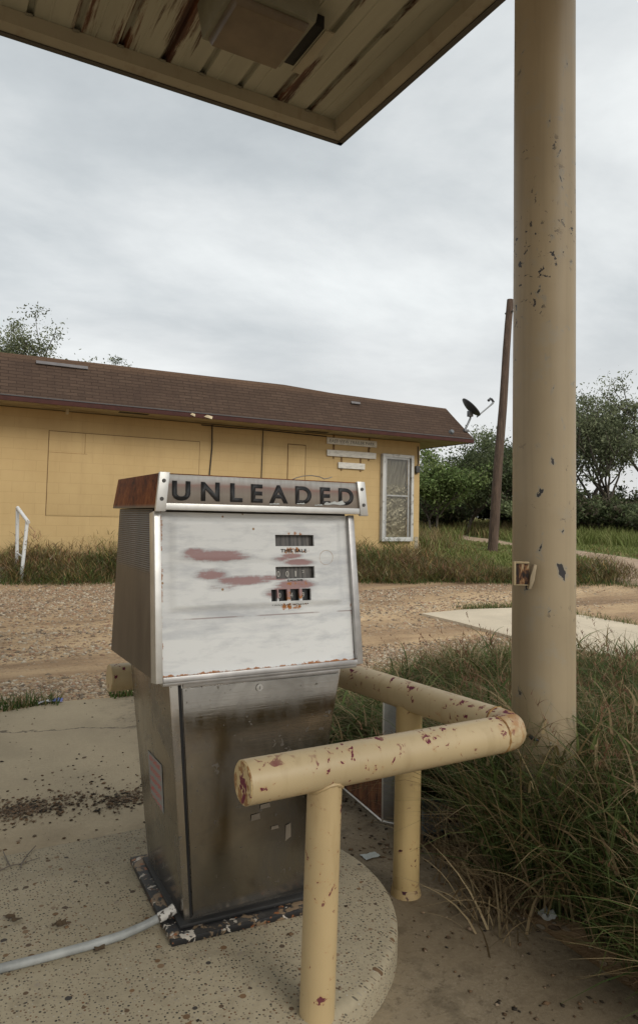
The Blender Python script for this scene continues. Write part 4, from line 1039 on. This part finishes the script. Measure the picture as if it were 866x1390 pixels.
# gutter channel round the edge: inner web, bottom flange, outer fascia
def channel(name, a_, b_, inw):      # a_, b_ outer edge end points, inw inward unit vector
    a_, b_, inw = Vector(a_), Vector(b_), Vector(inw); d_ = (b_ - a_).normalized()
    bm = new(); prism(bm, [a_ + inw * .115 + Vector((0, 0, .018)), a_ + inw * .125 + Vector((0, 0, .018)), a_ + inw * .145 + Vector((0, 0, .098)), a_ + inw * .135 + Vector((0, 0, .098))], b_ - a_)
    prism(bm, [a_ + inw * .042 + Vector((0, 0, .008)), a_ + inw * .114 + Vector((0, 0, .018)), a_ + inw * .114 + Vector((0, 0, .024)), a_ + inw * .042 + Vector((0, 0, .014))], b_ - a_)
    be = obj(name, bm, M_gut, can)
    bm = new(); prism(bm, [a_, a_ + inw * .041, a_ + inw * .041 + Vector((0, 0, .03)), a_ + inw * .012 + Vector((0, 0, .30)), a_ + Vector((0, 0, .30))], b_ - a_); obj('fascia', bm, M_lip, be)
channel('edge_beam', (U0, V1, CZ), (U1 - .002, V1 - .0, CZ), (0, -1, 0))
channel('edge_beam', (U1, V1 - .002, CZ), (U1, V0 + .002, CZ), (-1, 0, 0))
channel('edge_beam', (U0, V0, CZ), (U1 - .002, V0, CZ), (0, 1, 0))
channel('edge_beam', (U0 - .002, V0 + .002, CZ), (U0 - .002, V1 - .002, CZ), (1, 0, 0))
bm = new(); box(bm, (U0 + .06, V0 + .06, CZ + .20), (U1 - .06, V1 - .06, CZ + .24)); obj('roof_sheet', bm, M_lip, can)
# rusty clips where the ribs meet the beam
M_clip = plain('clip_grey', (.20, .19, .15), .6)
for r_ in ribs:
    bm = new(); box(bm, (r_ - .03, V1 - .160, DZ - .012), (r_ + .012, V1 - .143, DZ - .001), .002)
    obj('clip', bm, M_clip, can)
# lamp box under the deck
LZ = 4.25
lt = thing('canopy_light', 'square box light hanging under the canopy, lens brown with age', 'light fixture', (1.55, 3.6, DZ))
bm = new(); hexa(bm, [(1.29, 3.36, LZ + .02), (1.80, 3.36, LZ + .02), (1.80, 3.83, LZ + .02), (1.29, 3.83, LZ + .02), (1.26, 3.33, DZ - .006), (1.83, 3.33, DZ - .006), (1.83, 3.86, DZ - .006), (1.26, 3.86, DZ - .006)], .006)
obj('housing', bm, plain('olive_housing', (.17, .165, .12), .5, 0, .15), lt)
bm = new(); hexa(bm, [(1.335, 3.405, LZ - .03), (1.755, 3.405, LZ - .03), (1.755, 3.79, LZ - .03), (1.335, 3.79, LZ - .03), (1.315, 3.385, LZ + .019), (1.775, 3.385, LZ + .019), (1.775, 3.81, LZ + .019), (1.315, 3.81, LZ + .019)], .008)
t = NT('aged_lens', .35); obj('lens', bm, t.fin(t.mix(t.rng(t.noise(t.coord(), 5, 4), .3, .7), (.085, .065, .04), (.15, .115, .075))), lt)
bx = thing('junction_tray', 'small open black tray fixed beside the square canopy light', 'junction box', (1.94, 3.8, DZ))
bm = new(); box(bm, (1.895, 3.56, CZ + .02), (1.965, 3.97, DZ - .003), .003); obj('black_box', bm, M_dark, bx)
bm = new(); hexa(bm, [(1.967, 3.55, CZ + .0), (2.03, 3.55, CZ + .0), (2.03, 4.0, CZ + .0), (1.967, 4.0, CZ + .0), (1.967, 3.55, CZ + .012), (2.03, 3.55, CZ + .012), (2.03, 4.0, CZ + .012), (1.967, 4.0, CZ + .012)], .002); obj('flange', bm, M_gut, bx)

# ------------------------------------------------------------------ scrap by the rear post
pan = thing('scrap_panel', 'bent stainless cabinet panel standing rusty beside the rear post', 'metal panel', (1.97, 2.8, 0))
bm = new(); prism(bm, [(1.915, 2.75, .045), (2.06, 2.70, -.0), (2.055, 2.715, .60), (1.912, 2.75, .622)], (.003, .004, 0), 0)
obj('flange', bm, m_stainless('scrap_steel', (.42, .43, .43), .3, .3), pan)
bm = new(); prism(bm, [(1.918, 2.757, .045), (2.03, 3.42, .012), (2.02, 3.30, .06), (1.925, 2.80, .33), (1.917, 2.757, .36)], (.004, -.001, 0)); obj('side', bm, m_rust('brown_scrap', (.085, .035, .018), (.17, .07, .03)), pan)
bm = new(); tube(bm, [(1.908, 2.748, .62), (1.911, 2.748, .045)], .0045, 6); tube(bm, [(1.911, 2.748, .045), (2.022, 3.43, .012)], .0055, 6); tube(bm, [(1.911, 2.748, .045), (2.06, 2.695, .0)], .0055, 6); tube(bm, [(1.908, 2.748, .62), (2.055, 2.712, .60)], .004, 6)
obj('folded_edge', bm, M_alu, pan)
trp = [on_z(x, y, .02) for x, y in [(574, 1138), (652, 1130), (660, 1098), (574, 1092)]]
try_ = thing('dark_tray', 'dark shallow metal tray lying under the weeds behind the post', 'tray', (trp[0].x, trp[0].y, 0))
cen = sum(trp, Vector()) / 4
bm = new(); prism(bm, [Vector((p.x, p.y, .002)) for p in trp], (0, 0, .035), .004); obj('pan', bm, plain('tray_dark', (.035, .04, .042), .35, .4), try_)
bm = new()
for a_, b_ in zip(trp, trp[1:] + trp[:1]):
    tube(bm, [Vector((a_.x, a_.y, .045)), Vector((b_.x, b_.y, .045))], .007, 6)
obj('rim', bm, plain('tray_rim', (.11, .14, .14), .4, .5), try_)
ins = [cen.lerp(p, .5) for p in trp]; bm = new(); prism(bm, [Vector((p.x + .03, p.y, .037)) for p in ins], (0, 0, .012), .003); obj('insert', bm, m_rust('tray_rust', (.06, .028, .015), (.12, .05, .025)), try_)

# ------------------------------------------------------------------ store
FV = 14.0; UE = 10.71; UL = -7.0; ZB, ZT = .72, 3.40; BV = 21.0
store = thing('store_building', 'long low yellow block store with brown shingled mansard roof', 'building', (4, 17, .4))
t = NT('yellow_block_wall', .8, 0, .25); co = t.coord(); br = t.n('ShaderNodeTexBrick'); mpv = t.n('ShaderNodeMapping'); t.put(mpv.inputs[0], t.tc.outputs['Object'])
sx = t.sep(t.tc.outputs['Object']); cb_ = t.n('ShaderNodeCombineXYZ'); t.put(cb_.inputs[0], t.math('ADD', sx[0], sx[1])); t.put(cb_.inputs[1], sx[2]); t.put(br.inputs['Vector'], cb_.outputs[0])
br.inputs['Scale'].default_value = 1; br.inputs['Brick Width'].default_value = .405; br.inputs['Row Height'].default_value = .203; br.inputs['Mortar Size'].default_value = .007; br.inputs['Mortar Smooth'].default_value = .4
n_ = t.noise(co, .9, 5, .6); dr = t.noise(t.coord(scale=(2.5, 2.5, .35)), 1.6, 5, .6); base = t.mix(t.rng(n_, .3, .7), (.46, .325, .155), (.53, .385, .19)); base = t.mix(t.rng(dr, .52, .8, 0, .35), base, (.35, .245, .115))
col = t.mix(t.math('MULTIPLY', br.outputs['Fac'], .17), base, (.28, .18, .07))
low = t.rng(t.math('ADD', sx[2], t.math('MULTIPLY', t.noise(co, 3, 4), .25)), .62, .42, 0, .6); col = t.mix(low, col, (.36, .25, .12))
t.bump(t.math('SUBTRACT', t.math('MULTIPLY', t.noise(co, 30, 3), .2), br.outputs['Fac']), .22, .008); M_wall = t.fin(col)
bm = new(); box(bm, (UL, FV, ZB), (UE, BV, ZT)); wall = obj('wall', bm, M_wall, store, smooth=0)
bm = new(); box(bm, (UL + .05, FV - .012, ZB - .10), (UE - .02, FV + .3, ZB + .0), .004); obj('sill_beam', bm, plain('sill_paint', (.36, .26, .13), .8), store)
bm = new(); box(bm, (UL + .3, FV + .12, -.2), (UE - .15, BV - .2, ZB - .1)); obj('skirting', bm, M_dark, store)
# boarded-over opening and ghost panel
M_line = plain('shadow_joint', (.16, .10, .045), .9)
def wall_rect(name, u0, u1, z0, z1, proud=.012, edge=.012):
    bm = new(); box(bm, (u0, FV - proud, z0), (u1, FV + .01, z1), .003); o = obj(name, bm, M_wall, store)
    bm = new(); box(bm, (u0 - edge, FV - .003, z1 + .001), (u1 + edge, FV + .01, z1 + edge + .002)); box(bm, (u1 + .001, FV - .003, z0), (u1 + edge, FV + .01, z1)); box(bm, (u0 - edge, FV - .003, z0), (u0 - .001, FV + .01, z1))
    obj('joint', bm, M_line, o); return o
wall_rect('boarded_opening', 1.945, 4.925, 1.40, 3.005)
bm = new(); box(bm, (2.60, FV - .0135, 2.609), (2.612, FV - .005, 3.0)); box(bm, (1.95, FV - .0136, 2.60), (2.65, FV - .005, 2.608)); obj('board_joint', bm, plain('board_line', (.30, .19, .08), .9), store)
wall_rect('boarded_door', 7.02, 7.45, .80, 3.10, .010, .02)
# roof
EV, TV, EU, TU = 13.2, 13.694, 11.778, 11.284; EZ, FZ = 3.40, 3.505
t = NT('brown_shingle', .9, 0, .2); co = t.coord(); sx = t.sep(t.tc.outputs['Object']); cb_ = t.n('ShaderNodeCombineXYZ'); t.put(cb_.inputs[0], sx[0]); t.put(cb_.inputs[1], t.math('ADD', sx[2], t.math('MULTIPLY', t.math('SUBTRACT', t.noise(co, 2.2, 4, .6), .5), .045)))
br = t.n('ShaderNodeTexBrick'); t.put(br.inputs['Vector'], cb_.outputs[0]); br.inputs['Scale'].default_value = 1; br.inputs['Brick Width'].default_value = .26; br.inputs['Row Height'].default_value = .064; br.inputs['Mortar Size'].default_value = .006; br.inputs['Bias'].default_value = -.1
br.inputs['Color1'].default_value = (.074, .048, .034, 1); br.inputs['Color2'].default_value = (.102, .067, .047, 1); br.inputs['Mortar'].default_value = (.036, .023, .017, 1)
n_ = t.noise(co, 1.1, 5, .65); col = t.mix(t.rng(n_, .35, .7, 0, .6), br.outputs['Color'], (.060, .038, .028)); col = t.mix(t.rng(t.noise(t.coord(scale=(2.5, 1, .3)), 2, 5, .65), .52, .72, 0, .5), col, (.045, .030, .023)); col = t.mix(t.rng(sx[2], 3.78, 3.92, 0, .35), col, (.19, .115, .07)); col = t.mix(t.rng(t.noise(co, 60, 2), .4, .7, 0, .4), col, (.045, .03, .022))
t.bump(t.math('SUBTRACT', t.math('MULTIPLY', t.noise(co, 40, 3), .3), br.outputs['Fac']), .6, .012); M_shingle = t.fin(col)
us_ = [UL - .9, 1.0, 2.69, 5.10, 6.72, 7.94, 9.6, TU]; zs_ = [4.325, 4.333, 4.352, 4.366, 4.381, 4.326, 4.30, 4.285]
bm = new(); NR = 10; rows = []
ue = [UL - 1.2, 1.0, 2.69, 5.12, 6.75, 8.0, 9.8, EU]
for r_ in range(NR + 1):
    f_ = r_ / NR; sag = -.03 * math.sin(math.pi * f_)
    rows.append([bm.verts.new((ue[i] * (1 - f_) + us_[i] * f_, EV + (TV - EV) * f_ - sag * .3, FZ * (1 - f_) + zs_[i] * f_ + (r_ % 2) * .002)) for i in range(len(us_))])
for a_, b_ in zip(rows, rows[1:]):
    for i in range(len(us_) - 1): bm.faces.new((a_[i], a_[i + 1], b_[i + 1], b_[i]))
# right flank, back flank and the flat top
rf = [(EU, BV + .8, FZ), (TU, BV + .3, 4.29)]
b0, b1 = bm.verts.new(rf[0]), bm.verts.new(rf[1])
col_r = [r_[-1] for r_ in rows]
bm.faces.new([col_r[0], b0, b1] + col_r[:0:-1])
l0_, l1_ = bm.verts.new((UL - 1.2, BV + .8, FZ)), bm.verts.new((UL - .9, BV + .3, 4.3)); bm.faces.new((b0, l0_, l1_, b1))
col_l = [r_[0] for r_ in rows]; bm.faces.new([l0_] + col_l + [l1_]); bm.faces.new(rows[-1] + [b1, l1_])
roof = obj('roof', bm, M_shingle, store, smooth=0)
M_fas = plain('dark_red_fascia', (.050, .012, .008), .8, 0, .25, 6)
bm = new(); box(bm, (UL - 1.2, EV + .0, EZ), (EU, EV + .03, FZ - .004), .003); box(bm, (EU - .03, EV + .031, EZ), (EU, BV + .8, FZ - .004), .003); obj('fascia', bm, M_fas, roof)
bm = new(); box(bm, (UL - 1.2, EV - .012, FZ - .018), (EU + .01, EV - .001, FZ + .004), .002); obj('drip_edge', bm, plain('grey_drip', (.075, .07, .07), .7, 0), roof)
t = NT('peeling_soffit', .8); n_ = t.noise(t.coord(scale=(1, 3, 1)), 2.2, 5); obj_s = t.fin(t.mix(t.rng(n_, .5, .7), (.36, .30, .19), (.22, .16, .09)))
bm = new(); box(bm, (UL - 1.2, EV + .032, EZ + .012), (EU - .032, BV + .75, EZ + .03)); obj('soffit', bm, obj_s, roof)
M_vent = plain('vent_dark', (.03, .026, .02), .8)
for px, py in ((182, 561), (430, 586)):
    p = on_z(px, py, EZ + .01); bm = new(); box(bm, (p.x - .28, p.y - .07, EZ + .004), (p.x + .28, p.y + .07, EZ + .0115))
    obj('vent', bm, M_vent, roof)
bm = new()
p = on_y(93, 562, 13.5); tube(bm, [(p.x, 13.6, EZ + .012), (p.x, 13.6, EZ - .1)], .03, 10); obj('lamp_stub', bm, plain('stub_paint', (.42, .35, .22), .7), roof)
M_flake = plain('flake', (.55, .46, .30), .7)
for px, py, w_, h_ in ((262, 563, .05, .035), (283, 566, .09, .04)):
    p = on_y(px, py, EV - .012); bm = new(); prism(bm, [(p.x - w_, EV - .006, p.z), (p.x - w_ * .3, EV - .02, p.z + h_), (p.x + w_, EV - .02, p.z + h_ * .4), (p.x + w_ * .8, EV - .03, p.z - h_)], (0, .004, 0))
    obj('peeled_flake', bm, M_flake, roof)
# grey flashing patches on the shingles
M_flash = plain('grey_flashing', (.13, .12, .12), .6)
rn = Vector((0, -(FZ - 4.33), 0)); sl = Vector((0, TV - EV, 4.33 - FZ)).normalized(); rnn = Vector((1, 0, 0)).cross(sl); 
def roof_pt(px, py): return on_plane(px, py, Vector((0, EV, FZ)), rnn)
for px, py, w_, h_ in ((85, 497, .46, .035), (482, 548, .12, .03)):
    bm = new(); p = roof_pt(px, py); prism(bm, [p + Vector((-w_, 0, 0)) - sl * h_ + rnn * .02, p + Vector((w_, 0, 0)) - sl * h_ + rnn * .02, p + Vector((w_, 0, 0)) + sl * h_ + rnn * .02, p + Vector((-w_, 0, 0)) + sl * h_ + rnn * .02], rnn * .02)
    obj('flashing', bm, M_flash, roof)
bm = new(); p = roof_pt(612, 587); disc(bm, p - rnn * -.0, rnn if rnn.y < 0 else -rnn, .07, .05, .06, 14); obj('roof_vent', bm, plain('vent_grey', (.14, .15, .16), .5, .4), roof)
# wires down the wall
M_wire = plain('black_wire', (.02, .018, .016), .6)
for pts_, r_ in (([(5.19, 3.39), (5.20, 2.9), (5.16, 2.3), (5.15, .9)], .013), ([(6.38, 3.39), (6.37, 2.7), (6.35, .9)], .009), ([(4.95, 3.37), (5.6, 3.365), (6.4, 3.375), (8.0, 3.35)], .011), ([(10.64, 3.3), (10.66, 2.9), (10.58, 2.6)], .012)):
    bm = new(); tube(bm, [(x, FV - .022, z) for x, z in pts_], r_, 6); obj('wire', bm, M_wire, store)
bm = new(); p = on_y(565, 637, FV); box(bm, (p.x - .06, FV - .08, p.z - .09), (p.x + .06, FV, p.z + .08), .02); obj('meter_box', bm, plain('meter', (.06, .06, .06), .5), store)
# door with its frame, pane and crumpled lining
D0, D1, Z0, Z1 = 9.53, 10.46, .93, 3.05
bm = new(); fw_ = .075
for a_, b_ in (((D0, Z0), (D0 + fw_, Z1)), ((D1 - fw_, Z0), (D1, Z1)), ((D0 + fw_ + .001, Z1 - fw_), (D1 - fw_ - .001, Z1)), ((D0 + fw_ + .001, Z0), (D1 - fw_ - .001, Z0 + .10))):
    box(bm, (a_[0], FV - .11, a_[1]), (b_[0], FV + .01, b_[1]), .004)
t = NT('weathered_white_frame', .6); fr_m = t.fin(t.mix(t.rng(t.noise(t.coord(), 7, 5), .55, .66), (.50, .50, .48), (.24, .23, .21)))
dr_ = obj('door', bm, fr_m, store)
bm = new(); i0, i1 = D0 + fw_ + .003, D1 - fw_ - .003
for a_, b_ in (((i0, Z0 + .103), (i0 + .045, Z1 - fw_ - .003)), ((i1 - .10, Z0 + .103), (i1 - .055, Z1 - fw_ - .003)), ((i0 + .046, 2.02), (i1 - .101, 2.055)), ((i0 + .046, Z1 - fw_ - .05), (i1 - .101, Z1 - fw_ - .004))):
    box(bm, (a_[0], FV - .10, a_[1]), (b_[0], FV - .072, b_[1]), .003)
obj('sash', bm, plain('grey_sash', (.36, .36, .35), .5, .2), dr_)
bm = new(); NX, NZ = 46, 110; g_ = {}
cr = lambda x, z: (abs(mnoise.noise((x * 6 + mnoise.noise((x * 5, z * 5, 1)) * 1.6, z * 8 + mnoise.noise((x * 6, z * 4, 9)), 2))) * .95 + abs(mnoise.noise((x * 9, z * 14, 5))) * .35) if z < 2.25 + .15 * mnoise.noise((x * 4, 0, 0)) else abs(mnoise.noise((x * 9 - z * 2, z * 1.5, 4))) * .5
for i in range(NX + 1):
    for j in range(NZ + 1):
        x, z = i0 + .02 + (i1 - i0 - .09) * i / NX, Z0 + .09 + (Z1 - Z0 - .16) * j / NZ
        g_[i, j] = bm.verts.new((x, FV - .004 - .062 * min(1, cr(x, z) * 1.4), z))
for i in range(NX):
    for j in range(NZ): bm.faces.new((g_[i, j], g_[i + 1, j], g_[i + 1, j + 1], g_[i, j + 1]))
t = NT('crumpled_lining', .35, 0, .5); z_ = t.sep(t.tc.outputs['Object'])[2]; n_ = t.noise(t.coord(), 3, 3)
lin = t.fin(t.mix(t.rng(z_, 1.80, 1.95, 0, .55), t.mix(t.rng(n_, .3, .7), (.28, .245, .165), (.46, .41, .29)), (.22, .20, .17))); t.b.inputs['Metallic'].default_value = .25
obj('lining', bm, lin, dr_, smooth=80)
t = NT('dusty_pane', .1); gl = t.n('ShaderNodeBsdfGlossy'); gl.inputs['Roughness'].default_value = .12; trn = t.n('ShaderNodeBsdfTransparent'); trn.inputs[0].default_value = (.82, .82, .8, 1); mx = t.n('ShaderNodeMixShader'); mx.inputs[0].default_value = .06
t.put(mx.inputs[1], trn.outputs[0]); t.put(mx.inputs[2], gl.outputs[0]); t.put(t.out.inputs[0], mx.outputs[0])
bm = new(); box(bm, (i0 + .046, FV - .089, Z0 + .104), (i1 - .101, FV - .086, Z1 - fw_ - .051)); obj('pane', bm, t.m, dr_)
# worn patches by the door foot
M_bare = plain('bare_render', (.34, .29, .21), .9, 0, .4, 20)
for a_ in ((UE - .14, ZB + .02, UE - .02, ZB + .32), (UE - .26, ZB + .22, UE - .22, ZB + .46)):
    bm = new(); box(bm, (a_[0], FV - .006, a_[1]), (a_[2], FV, a_[3]), .002); obj('bare_patch', bm, M_bare, store)
# name boards hung on the front
M_board = NT('white_board', .6)
t = M_board; n_ = t.noise(t.coord(scale=(1, 1, 5)), 6, 5, .6); M_board = t.fin(t.mix(t.rng(n_, .45, .65, 0, .6), (.70, .68, .62), (.42, .41, .37)))
M_fadedink = plain('faded_ink', (.12, .12, .11), .7, 0, .5, 30)
M_hanger = plain('hanger_brown', (.20, .12, .05), .8)
def board(u0, u1, z0, z1, tilt, label, txt):
    c_ = Vector(((u0 + u1) / 2, FV - .03, (z0 + z1) / 2)); root = thing('name_board', label, 'sign', c_, 'white boards on the store front')
    bm = new(); prism(bm, [(u0, FV - .045, z0 + tilt), (u1, FV - .045, z0 - tilt), (u1, FV - .045, z1 - tilt), (u0, FV - .045, z1 + tilt)], (0, .025, 0), .003); b_ = obj('panel', bm, M_board, root)
    for f_ in (.14, .86):
        bm = new(); u = u0 + (u1 - u0) * f_; box(bm, (u - .02, FV - .0205, z0 - .05), (u + .02, FV, z1 + .12), .002)
        obj('hanger', bm, M_hanger, root)
    if txt: put_text('lettering', txt, c_ + Vector((0, -.0158, .0)), Vector((1, 0, -tilt * 2 / (u1 - u0))).normalized(), Vector((0, 0, 1)), (u1 - u0) * .9, (z1 - z0) * .50, M_fadedink, root, .0, 1.1, .001)
    return root
board(8.003, 9.384, 3.185, 3.335, .0, 'topmost white name board, faded lettering, below the soffit', 'EAST VIEW TRAILER PARK')
board(8.01, 9.368, 2.905, 3.05, .0, 'blank middle white board, long and washed out, left of the door', None)
board(8.315, 9.055, 2.634, 2.774, .0, 'short lowest white board of the three, left of the door', None)
# steps and handrail at the left
landing = thing('concrete_step', 'small concrete step below the yellow wall at the left edge', 'step', (.4, 13.2, .3))
bm = new(); box(bm, (-.6, 12.75, -.1), (1.26, 13.9, .52), .012); obj('slab', bm, m_concrete('step_concrete', (.34, .28, .20)), landing)
hr = thing('handrail', 'short white tubular handrail standing by the store step', 'handrail', (1.38, 12.8, .4))
M_white = NT('chalky_white_paint', .5); t = M_white; M_white = t.fin(t.mix(t.rng(t.noise(t.coord(), 22, 4), .6, .66), (.64, .65, .64), (.22, .17, .12)))
a_, b_ = Vector((1.345, 13.02, 1.53)), Vector((1.455, 12.55, 1.31))
bm = new(); tube(bm, [a_, b_ + (b_ - a_).normalized() * .06], .03, 12); obj('rail', bm, M_white, hr)
bm = new(); tube(bm, [a_ + Vector((.0, 0, -.0)), Vector((1.375, 13.0, .36))], .03, 12); obj('post', bm, M_white, hr)
bm = new(); tube(bm, [b_, Vector((1.40, 12.58, .3))], .03, 12); obj('post', bm, M_white, hr)
bm = new(); tube(bm, [(1.37, 13.0, .75), (1.425, 12.57, .70)], .014, 8); obj('crossbar', bm, M_white, hr)
# satellite dish on the hip
DV = 13.34
dp = lambda x, y, dv=0.0: on_y(x, y, DV + dv)
dish = thing('satellite_dish', 'dark satellite dish on a bent arm at the roof corner', 'satellite dish', dp(631, 583))
M_dish = plain('dark_dish', (.05, .052, .056), .5, .1); M_arm = plain('galvanised_arm', (.16, .165, .17), .45, .5)
bm = new(); b0 = dp(631, 583); tube(bm, [b0 + Vector((0, 0, -.05)), b0, dp(634, 577), dp(638, 568), dp(638.5, 563)], .026, 10); box(bm, b0 + Vector((-.07, -.07, -.06)), b0 + Vector((.07, .07, -.0)), .01); obj('mast', bm, M_arm, dish)
nn = Vector((.653, -.38, .757)).normalized(); tp_, bt_ = dp(629.5, 541.5), dp(647.5, 565.5); ctr = (tp_ + bt_) / 2
e1 = (tp_ - bt_) - nn * (tp_ - bt_).dot(nn); rx = (tp_ - bt_).length / 2; e1.normalize(); e2 = nn.cross(e1)
bm = new(); NRg, NS = 6, 32; rr = []
for i in range(NRg + 1):
    f_ = i / NRg
    rr.append([bm.verts.new(ctr + e1 * (rx * f_ * math.cos(2 * math.pi * j / NS)) + e2 * (rx * 1.06 * f_ * math.sin(2 * math.pi * j / NS)) + nn * (.085 * (f_ * f_ - 1) + .03)) for j in range(NS)] if i else [bm.verts.new(ctr + nn * (-.055))])
for j in range(NS): bm.faces.new((rr[0][0], rr[1][j], rr[1][(j + 1) % NS]))
for i in range(1, NRg):
    for j in range(NS): bm.faces.new((rr[i][j], rr[i + 1][j], rr[i + 1][(j + 1) % NS], rr[i][(j + 1) % NS]))
ex = bmesh.ops.extrude_face_region(bm, geom=bm.faces[:])
for v_ in [x for x in ex['geom'] if isinstance(x, bmesh.types.BMVert)]: v_.co -= nn * .018
obj('reflector', bm, M_dish, dish)
bm = new(); m_ = dp(638, 561.5); box(bm, m_ + Vector((-.07, -.05, -.08)), m_ + Vector((.06, .05, .07)), .015); tube(bm, [m_, ctr - nn * .07 - e1 * .05], .05, 10); obj('bracket', bm, M_arm, dish)
bm = new(); tube(bm, [dp(647, 566), dp(655, 559), dp(664, 551.5), dp(668.5, 547.5), dp(669.5, 545)], [.018, .018, .02, .026, .026], 8); obj('feed_arm', bm, M_arm, dish)
bm = new(); tube(bm, [dp(669.8, 546), dp(667, 542), dp(664.5, 541)], .03, 10); tube(bm, [dp(665.5, 541.2), dp(662.5, 543.8)], [.03, .036], 10); obj('feed_horn', bm, M_dish, dish)
# leaning pole
pb, ptp = on_y(667.5, 752, 17), on_y(692.2, 407, 17)
pole = thing('utility_pole', 'weathered brown wooden pole leaning right beside the store', 'pole', (pb.x, pb.y, hgt(pb.x, pb.y)))
t = NT('weathered_timber', .9); g_ = t.noise(t.coord(scale=(14, 14, .5)), 2.4, 6, .7); obj_t = t.ramp(g_, [(.3, (.03, .02, .014)), (.5, (.085, .055, .038)), (.68, (.16, .105, .075)), (.85, (.22, .16, .12))]); t.bump(g_, .7, .02)
dl = (ptp - pb).normalized(); bm = new(); N_ = 10
tube(bm, [pb - dl * .4 + (ptp - pb + dl * .4) * (i / N_) + Vector((.015 * math.sin(i * 1.3), 0, 0)) for i in range(N_ + 1)], [.168 - .055 * i / N_ for i in range(N_ + 1)], 18)
obj('shaft', bm, t.fin(obj_t), pole)
bm = new(); p_ = on_y(691, 424, 17); disc(bm, p_ + Vector((0, -.18, 0)), (0, 1, 0), .035, .035, .36, 10); obj('bolt', bm, M_bolt, pole)

# ------------------------------------------------------------------ render settings
S.view_settings.view_transform = 'Standard'; S.view_settings.look = 'None'; S.view_settings.exposure = .2; S.view_settings.gamma = 1
S.view_settings.use_curve_mapping = False
S.render.resolution_x, S.render.resolution_y = 637, 1024
S.cycles.max_bounces = 8; S.cycles.transparent_max_bounces = 12
